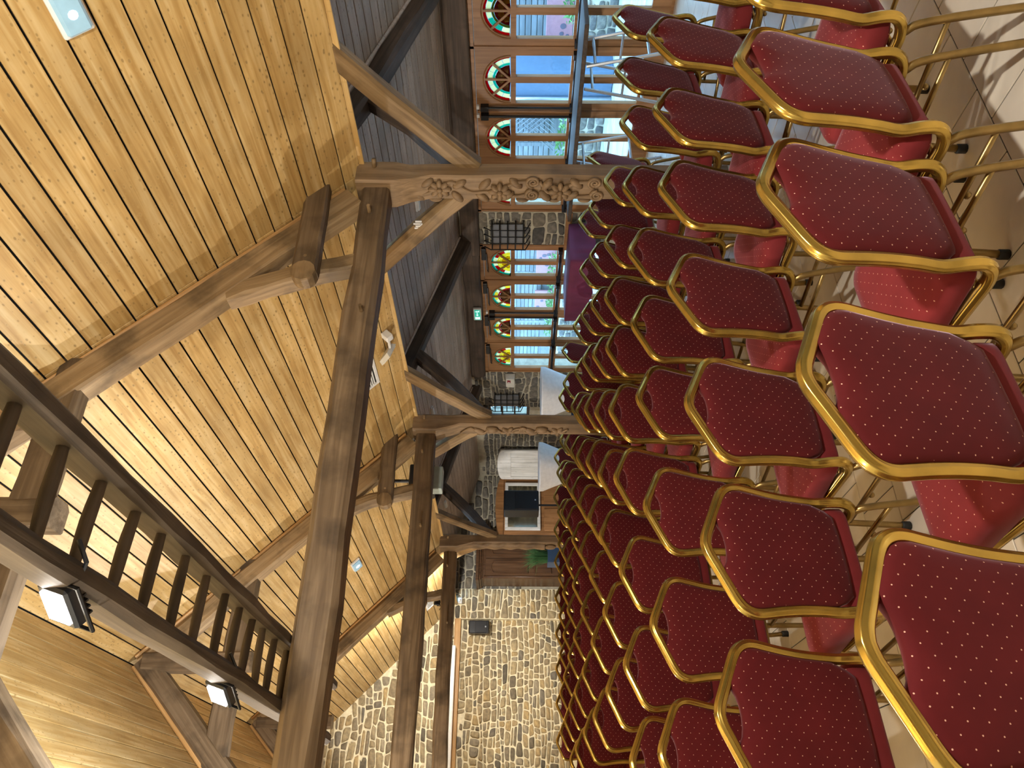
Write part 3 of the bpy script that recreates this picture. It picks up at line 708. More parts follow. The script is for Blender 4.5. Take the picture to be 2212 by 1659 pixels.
def floodlight(loc, label, aim, power=1.0, spread=165, col=LAMP_COL):
    """Small LED floodlight: black finned body, bracket, lit face and the light it gives towards aim."""
    f = tag(link('floodlight', None), label, 'floodlight', 'LED floodlights on the timbers')
    Yl = -Vector(aim).normalized(); Xl = Yl.cross(Vector((0, 0, 1))).normalized(); Zl = Xl.cross(Yl)
    mw = Matrix((Xl, Yl, Zl)).transposed().to_4x4(); mw.translation = loc; f.matrix_world = mw
    MB().bbox((-.065, .0, -.05), (.065, .04, .05), .008).build('housing', M['black'], f)
    fin = MB()
    for k in range(6): fin.box((-.055+k*.02, .04, -.04), (-.049+k*.02, .06, .04))
    fin.build('fins', M['black'], f)
    MB().tube([(-.073, .02, 0), (-.073, .02, -.075), (.073, .02, -.075), (.073, .02, 0)], .006, 6).build('bracket', M['black_metal'], f)
    MB().bbox((-.046, -.006, -.036), (.046, .0, .036), .002).build('lit_face', M['lamp_on'], f)
    MB().tube([(.04, .05, -.03), (.10, .08, -.05), (.15, .1, -.02)], .006, 6).build('cable', M['black'], f)
    ld = bpy.data.lights.new('flood_lamp', 'SPOT'); ld.energy = LAMP_W*power; ld.color = col; ld.shadow_soft_size = .045
    ld.spot_size = R(spread); ld.spot_blend = .35
    lo = bpy.data.objects.new('flood_lamp', ld); COL.objects.link(lo); lo.parent = f; lo.location = (0, -.055, 0)
    lo.rotation_euler = (R(-90), 0, 0)
    return f
floodlight((.53, 1.95, 2.66), 'glaring floodlight on the ladder, at the left edge of the picture', (-.8, -.45, .35), .8, 150, (.86, .93, 1.0))
floodlight((.53, 3.2, 2.66), 'glaring floodlight on the ladder beside the nearest beam', (-.85, -.4, .35), .8, 150, (.86, .93, 1.0))
floodlight((1.03, .2, 2.70), 'floodlight on the ladder above the camera', (.3, .55, -.6), 1.1)
floodlight((-.93, 1.2, 2.50), 'floodlight on the left wall plate beside the camera', (.8, .2, .45), .6)
floodlight((-.93, 6.2, 2.50), 'floodlight on the left wall plate in the middle bay', (.75, -.35, .42), 1.5)
floodlight((-.93, 10.2, 2.50), 'floodlight on the left wall plate in the third bay', (.75, .05, .42), 2.0)
floodlight((.53, 4.3, 2.66), 'floodlight on the far end of the ladder', (-.3, .15, .95), 1.2, 165, (.86, .93, 1.0))
floodlight((3.3, 11.62, 2.66), 'floodlight hidden behind the farthest beam', (.05, .8, .3), 1.5)

# ================================================================ BANQUET CHAIRS
TANL = math.tan(R(10.5))
def B(x, z, d=0): return (x, -.20-(z-.45)*TANL+d, z)
half = [(.178, .165, .380), (.178, 0, .374), (.178, -.11, .367), (.179, -.16, .366), (.181, -.198, .379), (.184, -.218, .408), (.186, -.217, .45)] + [B(x, z) for x, z in
        ((.187, .50), (.187, .56), (.190, .62), (.197, .68), (.2065, .735), (.2115, .765), (.2095, .79), (.197, .813), (.173, .831), (.123, .854), (.07, .878), (.028, .8965), (0, .902))]
path = catmull(half, 3)
full = path + [Vector((-p.x, p.y, p.z)) for p in path[-2::-1]]
frame_me = MB().tube(full, .0172, 32, rib=.05, up=(1, 0, 0)).mesh('back_frame', M['gold'], True)
def pad(outline, centre, levels, to3, mat, name):
    """Upholstered cushion: rings of one outline shrunk towards its centre at several depths."""
    mb = MB(); n = len(outline); vs = []
    for s, d in levels:
        vs += [to3(centre[0]+(x-centre[0])*s, centre[1]+(y-centre[1])*s, d) for x, y in outline]
    m = len(levels)
    vs += [to3(*centre, levels[0][1]), to3(*centre, levels[-1][1])]
    fs = [(i*n+k, i*n+(k+1) % n, (i+1)*n+(k+1) % n, (i+1)*n+k) for i in range(m-1) for k in range(n)]
    fs += [((k+1) % n, k, m*n) for k in range(n)] + [((m-1)*n+k, (m-1)*n+(k+1) % n, m*n+1) for k in range(n)]
    return mb.add(vs, fs).mesh(name, mat, True)
ol = [(0, .838), (.03, .84), (.055, .846), (.075, .857), (.092, .862), (.12, .849), (.165, .827), (.188, .808), (.199, .787), (.201, .765), (.196, .735), (.187, .68), (.180, .62), (.177, .56), (.175, .52), (.155, .475), (.135, .449), (.07, .444), (0, .443)]
ol = ol + [(-x, z) for x, z in ol[-2:0:-1]]
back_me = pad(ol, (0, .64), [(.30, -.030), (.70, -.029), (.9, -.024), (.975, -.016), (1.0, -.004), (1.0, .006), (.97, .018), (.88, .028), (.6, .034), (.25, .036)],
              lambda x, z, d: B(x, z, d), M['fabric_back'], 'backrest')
def rrect(wf, wb, y0, y1, r, n=5):
    cs = [(wf/2-r, y1-r, 0), (-wf/2+r, y1-r, 90), (-wb/2+r, y0+r, 180), (wb/2-r, y0+r, 270)]; out = []
    for cx, cy, a in cs:
        for k in range(n+1): t = R(a+90*k/n); out.append((cx+r*math.cos(t), cy+r*math.sin(t)))
    return out
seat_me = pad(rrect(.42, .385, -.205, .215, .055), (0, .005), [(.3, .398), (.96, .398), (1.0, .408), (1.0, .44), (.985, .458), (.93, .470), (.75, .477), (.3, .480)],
              lambda x, y, d: (x, y, d), M['fabric_seat_lit'], 'seat')
def leg_mesh(front):
    P = [(0, .165, .392), (0, .19, .36), (.004, .205, .25), (.010, .216, .012)] if front else [(0, .03, .378), (0, -.13, .374), (.001, -.175, .352), (.004, -.205, .29), (.012, -.255, .012)]
    return MB().tube(catmull(P, 4), .0125, 10, rib=.05).mesh('leg', M['bronze'], True)
leg_f, leg_r = leg_mesh(True), leg_mesh(False)
foot_me = MB().lathe([(.009, 0), (.0165, .002), (.0165, .03), (.014, .034)], (0, 0, 0), 10).mesh('foot_cap', M['rubber'], True)
side_me = MB().tube([(0, .205, .235), (0, -.222, .245)], .009, 8).blob((0, .0, .226), .012, .012, .012, 8, 5).mesh('stretcher', M['bronze'], True)
cross_me = MB().tube([(-.178, .12, .39), (.178, .12, .39)], .010, 8).tube([(-.178, -.13, .378), (.178, -.13, .378)], .010, 8).mesh('crossbar', M['bronze'], True)
N_ORD = ['zeroth', 'first', 'second', 'third', 'fourth', 'fifth', 'sixth', 'seventh', 'eighth', 'ninth', 'tenth', 'eleventh', 'twelfth']
def chair(x, y, rot, label, detail):
    # x, y: where the peak of the backrest stands
    ly = -.20-(.902-.45)*TANL
    c = thing('banquet_chair', label, 'chair', (x+math.sin(rot)*ly, y-math.cos(rot)*ly, 0), rot, 'red banquet chairs in rows')
    link('seat', seat_me, c); link('backrest', back_me, c); link('back_frame', frame_me, c)
    for s in (-1, 1):
        for me in (leg_f, leg_r):
            o = link('leg', me, c, (s*.178, 0, 0))
            if s < 0: o.scale = (-1, 1, 1)
            if detail: link('foot_cap', foot_me, o, (.010, .216, 0) if me is leg_f else (.012, -.255, 0))
        if detail: link('stretcher', side_me, c, (s*.182, 0, 0))
    link('crossbar', cross_me, c)
    return c
ROWS = {
 1: [(2.27, 1.28), (1.81, 1.29), (1.375, 1.32), (.845, 1.33), (.31, 1.33)],
 2: [(3.56, 2.03), (3.13, 2.09), (2.71, 2.16), (2.33, 2.24), (1.86, 2.30), (1.32, 2.26), (.83, 2.28), (.35, 2.37)],
 3: [(4.36, 2.79), (3.97, 2.88), (3.52, 2.89), (3.12, 2.99), (2.67, 3.01), (2.28, 3.11), (1.87, 3.15), (1.34, 3.21), (.84, 3.30), (.35, 3.37)],
 4: [(3.83, 3.63), (3.44, 3.79), (3.11, 3.95), (2.78, 4.05), (2.35, 4.10), (1.88, 4.08), (1.34, 4.12), (.86, 4.20), (.40, 4.21)],
 5: [(4.41, 4.45), (4.04, 4.61), (3.64, 4.71), (3.22, 4.78), (2.75, 4.83), (2.26, 4.84), (1.86, 4.97), (1.35, 5.0), (.88, 5.07)],
 6: [(5.04, 5.25), (4.54, 5.37), (4.09, 5.45), (3.66, 5.52), (3.18, 5.53), (2.73, 5.6), (2.27, 5.68), (1.84, 5.76), (1.36, 5.86), (.86, 5.97)],
 7: [(4.53, 6.22), (4.04, 6.29), (3.61, 6.33), (3.19, 6.45), (2.73, 6.48), (2.31, 6.57), (1.80, 6.64), (1.32, 6.76), (.86, 6.86)],
 8: [(3.96, 6.85), (3.57, 7.09), (3.16, 7.2), (2.71, 7.33), (2.28, 7.45), (1.80, 7.55), (1.32, 7.68), (.84, 7.8)],
 9: [(4.85, 7.82), (4.09, 7.92), (3.61, 7.98), (3.18, 8.05), (2.75, 8.2), (2.27, 8.31), (1.80, 8.4), (1.32, 8.49), (.83, 8.58)],
 10: [(5.15, 8.66), (4.56, 8.75), (4.11, 8.82), (3.62, 8.88), (3.14, 8.94), (2.66, 9.0), (2.2, 9.12), (1.75, 9.22), (1.31, 9.32)],
 11: [(4.46, 9.5), (3.92, 9.58), (3.5, 9.66), (3.08, 9.73), (2.6, 9.8), (2.15, 9.9), (1.72, 10.02), (1.3, 10.15)],
 12: [(4.5, 10.42), (4.02, 10.5), (3.58, 10.58), (3.08, 10.65), (2.6, 10.7), (2.17, 10.84), (1.75, 10.97), (1.3, 11.1)],
}
rc = random.Random(99)
for r, lst in ROWS.items():
    for k, (x, y) in enumerate(lst):
        rot = R(5+1.3*x+rc.uniform(-1.6, 1.6))
        chair(x, y, rot, 'red dotted banquet chair, gold frame, %s row from the camera, %s from the windows' % (N_ORD[r], N_ORD[k+1]), r <= 4)
chair(4.89, 4.36, R(26), 'red banquet chair turned aside, half hidden behind the flower-carved post', False)
chair(5.36, 7.86, R(22), 'red banquet chair turned aside in front of the stained-glass doors', False)
chair(4.95, 10.02, R(20), 'lone red banquet chair turned aside before the far white cocktail table', False)

# ================================================================ FURNITURE AND FITTINGS
def cocktail(x, y, label, yaw):
    c = thing('cocktail_table', label, 'table', (x, y, 0), yaw, 'white-covered cocktail tables')
    MB().lathe([(.05, 1.075), (.385, 1.075), (.39, 1.085), (.39, 1.1), (.38, 1.108), (.05, 1.108)], n=28).build('top', M['white_cloth'], c, False)
    n = 28; prof = [(.39, 1.095), (.375, 1.04), (.31, .9), (.24, .72), (.19, .55), (.165, .42), (.19, .28), (.25, .15), (.33, .03)]
    vs = []; fs = []
    for i, (r, z) in enumerate(prof):
        for k in range(n):
            a = 2*math.pi*k/n; t = i/(len(prof)-1)
            q = r*(1-.10*math.sin(math.pi*t)*math.cos(4*a)) if i else r
            if z < .4: q *= 1+.2*math.cos(4*a)*t
            vs.append((q*math.cos(a), q*math.sin(a), z))
    for i in range(len(prof)-1):
        for k in range(n): fs.append((i*n+k, (i+1)*n+k, (i+1)*n+(k+1) % n, i*n+(k+1) % n))
    MB().add(vs, fs).build('stretch_cover', M['white_cloth'], c, True)
    MB().tube([(0, 0, .02), (0, 0, 1.07)], .03, 10).build('column', M['steel'], c)
    for k in range(4):
        a = k*math.pi/2; MB().tube([(0, 0, .1), (.36*math.cos(a), .36*math.sin(a), .015)], .014, 6).build('leg', M['steel'], c)
cocktail(5.88, 9.74, 'white-covered cocktail table beside the stained-glass doors', .2)
cocktail(5.27, 11.0, 'white-covered cocktail table in front of the wardrobe', .5)

# plum-draped table against the doors
pt = thing('draped_table', 'table under a plum cloth between the stone pier and the doors', 'table', (6.45, 7.7, 0))
MB().bbox((-.3, -.6, .79), (.3, .6, .82), .006).build('top', M['oak'], pt)
n = 96; per = []
def rect_pt(t):
    P = 2*(.62+1.22); s = t*P; a, b = .31, .61
    if s < 1.22: return (-a, -b+s)
    s -= 1.22
    if s < .62: return (-a+s, b)
    s -= .62
    if s < 1.22: return (a, b-s)
    s -= 1.22
    return (a-s, -b)
vs = []; fs = []
zz = [.832, .828, .76, .64, .52]
for i, z in enumerate(zz):
    for k in range(n):
        x, y = rect_pt(k/n); w = .0 if i < 2 else .02*(i-1)*math.sin(k*1.35+math.sin(k*.4)*2)*.6; l = math.hypot(x, y*.5); s = 1+(w/.4)*.5
        if i == 0: s = .985
        vs.append((x*s, y*(1+(s-1)*.5), z+(.015*math.sin(k*.7) if i == 4 else 0)))
for i in range(len(zz)-1):
    for k in range(n): fs.append((i*n+k, (i+1)*n+k, (i+1)*n+(k+1) % n, i*n+(k+1) % n))
fs.append(tuple(range(n)))
MB().add(vs, fs).build('cloth', M['purple_cloth'], pt, True)
for sx in (-.26, .26):
    for sy in (-.55, .55): MB().tube([(sx, sy, 0), (sx, sy, .79)], .016, 8).build('leg', M['steel'], pt)

# folding trestle table under the nearest doors
tt = thing('folding_table', 'long folding table on steel trestles in front of the nearest doors', 'table', (6.35, 5.15, 0))
MB().bbox((-.27, -1.2, .875), (.27, 1.2, .915), .006).build('top', M['oak_dark'], tt)
for sy in (-.62, .62):
    tr = MB()
    for sx in (-.2, .2):
        tr.box((sx-.018, sy-.30, .05), (sx+.018, sy-.264, .06))
        tr.tube([(sx, sy-.12, .86), (sx, sy-.3, 0)], .016, 6); tr.tube([(sx, sy+.12, .86), (sx, sy+.3, 0)], .016, 6)
    for z, d in ((.78, .135), (.3, .235)):
        tr.tube([(-.2, sy-d, z), (.2, sy-d, z)], .013, 6); tr.tube([(-.2, sy+d, z), (.2, sy+d, z)], .013, 6)
    tr.tube([(-.2, sy-.2, .5), (-.2, sy+.2, .5)], .012, 6); tr.tube([(.2, sy-.2, .5), (.2, sy+.2, .5)], .012, 6)
    tr.build('trestle', M['steel'], tt)

# wardrobe with arched cornice, mirror door and an open whitewashed door
wd = thing('wardrobe', 'brown arched wardrobe with a white-framed mirror, behind the loudspeaker', 'wardrobe', (5.93, 14.45, 0))
w2, d2 = .6, .25
MB().bbox((-w2, -d2+.02, .05), (w2, d2, 1.72), .008).build('body', M['cab_wood'], wd)
ap = [(w2+.02, 1.70)] + [(w2*math.cos(a)*1.03, 1.735+.125*math.sin(a)) for a in [math.pi*i/16 for i in range(17)]] + [(-w2-.02, 1.70)]
MB().prism(ap, 'y', -d2-.01, d2).build('arched_cornice', M['cab_wood'], wd)
mf = MB()
for a, b in (((-.5, .97), (-.44, 1.67)), ((.44, .97), (.5, 1.67)), ((-.44, .97), (.44, 1.03)), ((-.44, 1.61), (.44, 1.67))): mf.bbox((a[0], -d2-.03, a[1]), (b[0], -d2+.02, b[1]), .006)
mf.build('mirror_frame', M['white_wood'], wd)
MB().box((-.44, -d2-.008, 1.03), (.44, -d2+.01, 1.61)).build('mirror', M['mirror'], wd)
for z0, z1 in ((.12, .48), (.54, .9)):
    for a in (-.5, .03): MB().bbox((a, -d2-.005, z0), (a+.47, -d2+.03, z1), .015).build('panel', M['cab_wood'], wd)
# open door hinged on the window side
od = link('door', None, wd, (.6, -.27, 0), R(-70))
MB().bbox((0, -.018, .1), (.8, .018, 1.66), .004).build('door_core', M['white_wood'], od)
cp = [(0, 1.62), (.8, 1.62)] + [(.4+.4*math.cos(a), 1.73+.1*math.sin(a)) for a in [math.pi*i/14 for i in range(15)]]
dm = MB().prism(cp, 'y', -.03, .02)
dm.bbox((0, -.034, .1), (.07, .02, 1.68), .004); dm.bbox((.73, -.034, .1), (.8, .02, 1.68), .004); dm.bbox((.07, -.034, 1.56), (.73, .02, 1.64), .004)
dm.build('door_frame', M['white_wood'], od)
for k in range(5): MB().bbox((.075+k*.131, -.026, .12), (.075+k*.131+.127, .01, 1.56), .003).build('plank', M['white_wood'], od)
MB().blob((.16, -.05, .97), .022, .022, .022, 8, 6).box((.145, -.04, .85), (.175, -.03, .93)).build('handle', M['black_metal'], od, True)
wd.rotation_euler = (0, 0, 0)

# carved dark armoire at the end of the aisle
ar_ = thing('armoire', 'dark carved armoire against the end wall behind the rope-carved post', 'armoire', (4.87, 14.46, 0)); ar_.scale = (.78, 1, 1)
MB().bbox((-.5, -.24, .06), (.5, .28, 2.1), .01).build('body', M['armoire'], ar_)
cn = MB()
for k, (e, z0, z1) in enumerate(((.02, 2.08, 2.11), (.05, 2.11, 2.15), (.085, 2.15, 2.21))): cn.bbox((-.5-e, -.24-e, z0), (.5+e, .28, z1), .008)
cn.build('cornice', M['armoire'], ar_)
for s in (-1, 1):
    d = link('door', None, ar_, (s*.235, -.245, 0))
    MB().bbox((-.215, -.02, .2), (.215, .02, 2.03), .006).build('leaf', M['armoire'], d)
    for z0, z1 in ((1.22, 1.92), (.78, 1.14), (.28, .7)):
        top = [(-.15, z0), (.15, z0)] + [(.15-.3*i/10, z1-.05+.05*math.sin(math.pi*i/10)*(1 if z1 > 1.5 else 0)) for i in range(11)]
        pm = MB().prism(top, 'y', -.034, -.018); pm.tube([(x, -.036, z) for x, z in top], .012, 6, closed=True); pm.build('panel', M['armoire'], d)
    MB().tube([(s*.47, -.25, .1), (s*.47, -.25, 2.05)], .028, 10).build('column', M['armoire'], ar_, True)
MB().bbox((-.52, -.27, 0), (.52, .28, .09), .01).build('plinth', M['armoire'], ar_)

# potted grass
pg = thing('potted_grass', 'green grass in a blue pot before the dark armoire', 'plant', (4.49, 13.0, 0))
MB().box((-.17, -.17, .0), (.17, .17, .02)).prism([(-.15, -.15), (.15, -.15), (.15, .15), (-.15, .15)], 'z', 0, .9).build('pot', M['blue_pot'], pg)
gb = MB(); rg = random.Random(5)
for k in range(170):
    a = rg.uniform(0, 6.28); r0 = rg.uniform(0, .11); h = rg.uniform(.3, .52); sp = rg.uniform(.03, .27)
    gb.tube([(r0*math.cos(a), r0*math.sin(a), .88), ((r0+sp*.4)*math.cos(a), (r0+sp*.4)*math.sin(a), .88+h*.65), ((r0+sp)*math.cos(a), (r0+sp)*math.sin(a), .88+h*rg.uniform(.75, 1))], lambda t: .004*(1-t)+.0008, 3, caps=False)
tag(gb.build('grass_blades', M['grass'], pg), kind='stuff')

# loudspeaker on stand
def speaker(loc, w, d, h, label, yaw, stand=None, group=None):
    s = thing('loudspeaker', label, 'loudspeaker', loc, yaw, group)
    poly = [(-w/2, -d/2), (w/2, -d/2), (w/2*.75, d/2), (-w/2*.75, d/2)]
    mb = MB().prism(poly, 'z', 0, h).build('cabinet', M['black'], s)
    bv = mb.modifiers.new('bevel', 'BEVEL'); bv.width = .02; bv.segments = 2
    MB().bbox((-w*.43, -d/2-.008, .04), (w*.43, -d/2+.004, h*.68), .004).build('grille', M['black_metal'], s)
    MB().prism([(-w*.34, h*.74), (w*.34, h*.74), (w*.28, h*.95), (-w*.28, h*.95)], 'y', -d/2-.004, -d/2+.01).build('horn', M['black'], s)
    MB().bbox((-.014, -d/2-.012, .05), (.014, -d/2-.007, .075), .002).build('badge', M['steel'], s)
    return s
speaker((5.265, 12.55, 1.06), .42, .32, .61, 'black loudspeaker on a stand in front of the mirror', R(10), group='black loudspeakers')
st = thing('speaker_stand', 'black tripod stand under the loudspeaker near the mirror', 'stand', (5.265, 12.55, 0))
MB().tube([(0, 0, .1), (0, 0, 1.06)], .018, 8).build('pole', M['black_metal'], st)
for k in range(3):
    a = k*2.094+.3; MB().tube([(0, 0, .55), (.42*math.cos(a), .42*math.sin(a), .01)], .012, 6).build('leg', M['black_metal'], st)
speaker((3.685, 14.76, 1.95), .25, .22, .38, 'small black loudspeaker fixed to the stone gable under the lintel', 0, group='black loudspeakers')

# projection screen case
sc_ = thing('screen_case', 'white projection screen case hanging under the gable lintel', 'projection screen', (1.0, 14.62, 2.615))
MB().bbox((-1.9, -.045, -.06), (2.33, .045, .055), .012).build('case', M['white'], sc_)
MB().tube(catmull([(2.33, 0, .02), (2.45, -.02, .05), (2.5, 0, .0), (2.62, .02, .12)], 4), .006, 6).build('cable', M['white'], sc_)

# projector behind the middle beam
pj = thing('projector', 'black projector with a pale panel hung behind the middle beam', 'projector', (3.63, 7.98, 2.3))
MB().bbox((-.16, -.12, .1), (.16, .14, .38), .012).build('body', M['black'], pj)
MB().bbox((-.16, -.15, .0), (.12, -.0, .12), .008).build('front_panel', plain('pale_green_panel', (.42, .50, .46), .4), pj)
MB().box((-.02, -.13, .17), (.10, -.118, .26)).build('label_plate', M['steel'], pj)
MB().tube([(0, 0, .38), (0, 0, .62)], .02, 8).box((-.05, -.29, .17), (.05, -.1, .24)).build('mount', M['black_metal'], pj)

# ---- fittings fixed to the sloping lining: local x runs down the slope, local -z hangs into the room
def on_lining(name, label, cat, x, y, group=None):
    o = tag(link(name, None), label, cat, group)
    o.location = (x, y, roof_z(x)); o.rotation_euler = (0, ALPHA, 0); return o
o = on_lining('emergency_light', 'long lit LED luminaire on the pine ceiling, upper left corner', 'lamp', 3.215, 1.83)
MB().bbox((-.075, -.33, -.03), (.075, .31, 0), .008).build('base', M['white'], o)
MB().bbox((-.062, -.32, -.058), (.062, .295, -.03), .014).build('diffuser', M['lamp_soft'], o)
for y in (.1, .2, 0, -.1, -.2): MB().lathe([(.006, -.064), (.021, -.0605), (.023, -.0575)], (.0, y, 0), 10).build('led', M['lamp_core'], o)
o = on_lining('ceiling_lamp', 'small square lit lamp on the pine ceiling beyond the middle beam', 'lamp', 3.2, 9.6)
MB().bbox((-.07, -.12, -.03), (.07, .12, 0), .006).build('base', M['white'], o)
MB().bbox((-.06, -.11, -.05), (.06, .11, -.03), .008).build('diffuser', M['lamp_soft'], o)
MB().lathe([(.01, -.056), (.03, -.052), (.03, -.049)], (0, 0, 0), 10).build('led', M['lamp_core'], o)
def vent(x, y, ln, wd, label):
    o = on_lining('air_vent', label, 'vent', x, y, 'white air vents in the pine ceiling')
    f = MB()
    f.bbox((-wd/2, -ln/2, -.016), (-wd/2+.03, ln/2, .002), .003); f.bbox((wd/2-.03, -ln/2, -.016), (wd/2, ln/2, .002), .003)
    f.bbox((-wd/2+.03, -ln/2, -.016), (wd/2-.03, -ln/2+.03, .002), .003); f.bbox((-wd/2+.03, ln/2-.03, -.016), (wd/2-.03, ln/2, .002), .003)
    f.build('frame', M['white'], o)
    MB().box((-wd/2+.02, -ln/2+.02, -.003), (wd/2-.02, ln/2-.02, -.001)).build('backing', M['dark_gap'], o)
    k = int((wd-.06)/.022); me = MB().box((-.006, -ln/2+.03, -.013), (.005, ln/2-.03, -.004)).mesh('slat', M['white'])
    for i in range(k): link('slat', me, o, (-wd/2+.041+i*.022, 0, 0))
vent(3.84, 6.0, .62, .25, 'white slatted air vent half hidden behind the nearest beam')
vent(3.80, 13.35, .62, .25, 'white slatted air vent in front of the stone gable')
o = on_lining('spotlight', 'white square spotlight on the eave beside the nearer air vent', 'lamp', 4.055, 5.72)
MB().bbox((-.035, -.07, -.09), (.035, .0, 0), .006).build('bracket', M['white'], o)
MB().tube([(0, -.03, -.06), (-.03, .02, -.1), (-.03, .06, -.1)], .013, 8).build('arm', M['white'], o)
hd = link('head', None, o, (-.03, .08, -.11)); hd.rotation_euler = (R(25), R(-30), R(10))
MB().prism([(-.085, -.02), (.085, -.02), (.06, .02), (-.06, .02)], 'y', -.0, .17).build('housing', M['cream'], hd)
MB().box((-.07, .01, -.026), (.07, .16, -.02)).build('lens', M['white'], hd)
def socket(x, y, label, mat='cream'):
    o = on_lining('wall_socket', label, 'socket', x, y, 'sockets along the eave')
    MB().bbox((-.04, -.04, -.018), (.04, .04, 0), .006).build('plate', M[mat], o)
    MB().lathe([(.004, -.0195), (.02, -.0192), (.021, -.0175)], (0, 0, 0), 12).build('socket_hole', M['black'], o)
socket(4.08, 4.16, 'single cream socket beside the flower-carved post')
for k in range(2): socket(4.08, 7.84+k*.09, ['cream socket on the eave nearest the second post', 'cream socket on the eave between socket and grey switch'][k])
o = on_lining('light_switch', 'grey double switch on the eave beside two cream sockets', 'switch', 4.085, 8.03)
MB().bbox((-.04, -.04, -.018), (.04, .04, 0), .006).build('plate', M['steel'], o)
for s in (-1, 1): MB().bbox((-.03, s*.015-.011, -.023), (.03, s*.015+.011, -.018), .002).build('rocker', M['cream'], o)
o = on_lining('junction_box', 'black cable box on the ceiling just before the middle truss', 'box', 3.55, 7.3)
MB().bbox((-.05, -.09, -.03), (.05, .09, 0), .006).build('case', M['black'], o)
MB().tube([(-.02, .09, -.02), (.02, .16, -.03), (.06, .2, -.02)], .006, 6).build('cable', M['black'], o)
# aisle ceiling lamps
for k, (x, y, lb) in enumerate(((5.84, 5.8, 'small pale lamp on the aisle ceiling beside the nearest carved post'), (5.41, 9.5, 'small pale lamp on the aisle ceiling near the second carved post'), (5.3, 12.6, 'small pale lamp on the aisle ceiling above the loudspeaker'))):
    o = tag(link('aisle_lamp', None, None, (x, y, AZ(x))), lb, 'lamp', 'small aisle lamps'); o.rotation_euler = (0, BETA, 0)
    MB().bbox((-.03, -.13, -.02), (.03, .13, 0), .004).build('base', M['white'], o); MB().bbox((-.025, -.12, -.04), (.025, .12, -.02), .008).build('cover', M['white'], o)

# ---- right wall fittings
ex = thing('exit_sign', 'lit green exit sign on the dark beam above the stained-glass doors', 'sign', (XW-.115, 8.98, 1.99), 0)
MB().bbox((-.04, -.135, 0), (.0, .135, .115), .006).build('case', M['white'], ex)
MB().box((-.044, -.118, .014), (-.040, .118, .10)).build('face', M['exit_green'], ex)
pg_ = MB()
pg_.box((-.047, .045, .022), (-.044, .1, .092))                       # doorway
pg_.tube([(-.0455, -.06, .06), (-.0455, -.005, .06)], .006, 5).add([(-.046, .025, .06), (-.046, -.01, .08), (-.046, -.01, .04)], [(0, 1, 2)])   # arrow
pg_.blob((-.0455, -.082, .085), .002, .008, .008, 8, 5).tube([(-.0455, -.082, .075), (-.0455, -.088, .05), (-.0455, -.075, .03)], .005, 5).tube([(-.0455, -.088, .05), (-.0455, -.105, .028)], .005, 5).tube([(-.0455, -.1, .068), (-.0455, -.066, .062)], .004, 5)
pg_.build('pictogram', M['exit_white'], ex)
fb = thing('alarm_box', 'white alarm box with a red label on the stone beside the doors', 'alarm box', (XW-.02, 10.92, 1.49))
MB().prism([(-.10, .01), (-.11, .03), (-.10, .15), (0, .165), (0, 0)][::-1], 'y', -.13, .13).build('case', M['cream'], fb)
MB().box((-.114, -.085, .075), (-.10, -.02, .13)).build('label_plate', M['red_label'], fb)
MB().box((-.116, -.05, .088), (-.113, -.03, .118)).build('label_mark', M['white'], fb)
def cage(y, z, w, h, label):
    c = thing('iron_grille', label, 'grille', (XW-.02, y, z), 0, 'wrought-iron grilles on the stone piers')
    MB().box((-.03, -w/2+.04, .0), (-.022, w/2-.02, h)).build('backing', plain('grey_pane', (.20, .21, .23), .3), c)
    v = MB().tube([(-.13, 0, -.03), (-.13, 0, h+.02), (-.1, 0, h+.06), (-.09, 0, h+.085)], .0075, 6).blob((-.085, 0, h+.095), .013, .013, .013, 6, 5).tube([(-.13, 0, -.03), (.0, 0, -.09)], .007, 6).mesh('bar', M['iron'], True)
    for k in range(4): link('bar', v, c, (0, -w/2+.02+k*(w-.04)/3+.02, 0))
    hb = MB().tube([(.0, -w/2, 0), (-.13, -w/2, 0), (-.13, w/2, 0), (.0, w/2, 0)], .0075, 6).mesh('crossbar', M['iron'], True)
    for k in range(5): link('crossbar', hb, c, (0, 0, k*h/4))
cage(7.37, 1.40, .40, .40, 'wrought-iron grille on the narrow stone pier between the door groups')
cage(11.62, 1.42, .44, .42, 'wrought-iron grille on the far stone pier beside the little window')
sn = thing('sensor', 'small white sensor box on the top corner of the gable pier', 'sensor', (4.2, YG-.03, 2.52))
MB().bbox((-.06, -.05, -.04), (.06, .02, .04), .01).build('case', M['white'], sn); MB().blob((0, -.05, 0), .03, .02, .02, 8, 6).build('lens', M['cream'], sn, True)
bc = thing('blue_crate', 'blue crate on the floor behind the nearer cocktail table', 'crate', (6.35, 11.2, 0))
cr = MB()
for a, b in (((-.22, -.3, .0), (-.2, .3, .5)), ((.2, -.3, 0), (.22, .3, .5)), ((-.2, -.3, 0), (.2, -.28, .5)), ((-.2, .28, 0), (.2, .3, .5)), ((-.2, -.28, .02), (.2, .28, .04))): cr.box(a, b)
cr.build('shell', M['blue_pot'], bc); MB().tube([(-.21, -.29, .5), (.21, -.29, .5), (.21, .29, .5), (-.21, .29, .5)], .016, 6, closed=True).build('rim', M['blue_pot'], bc)

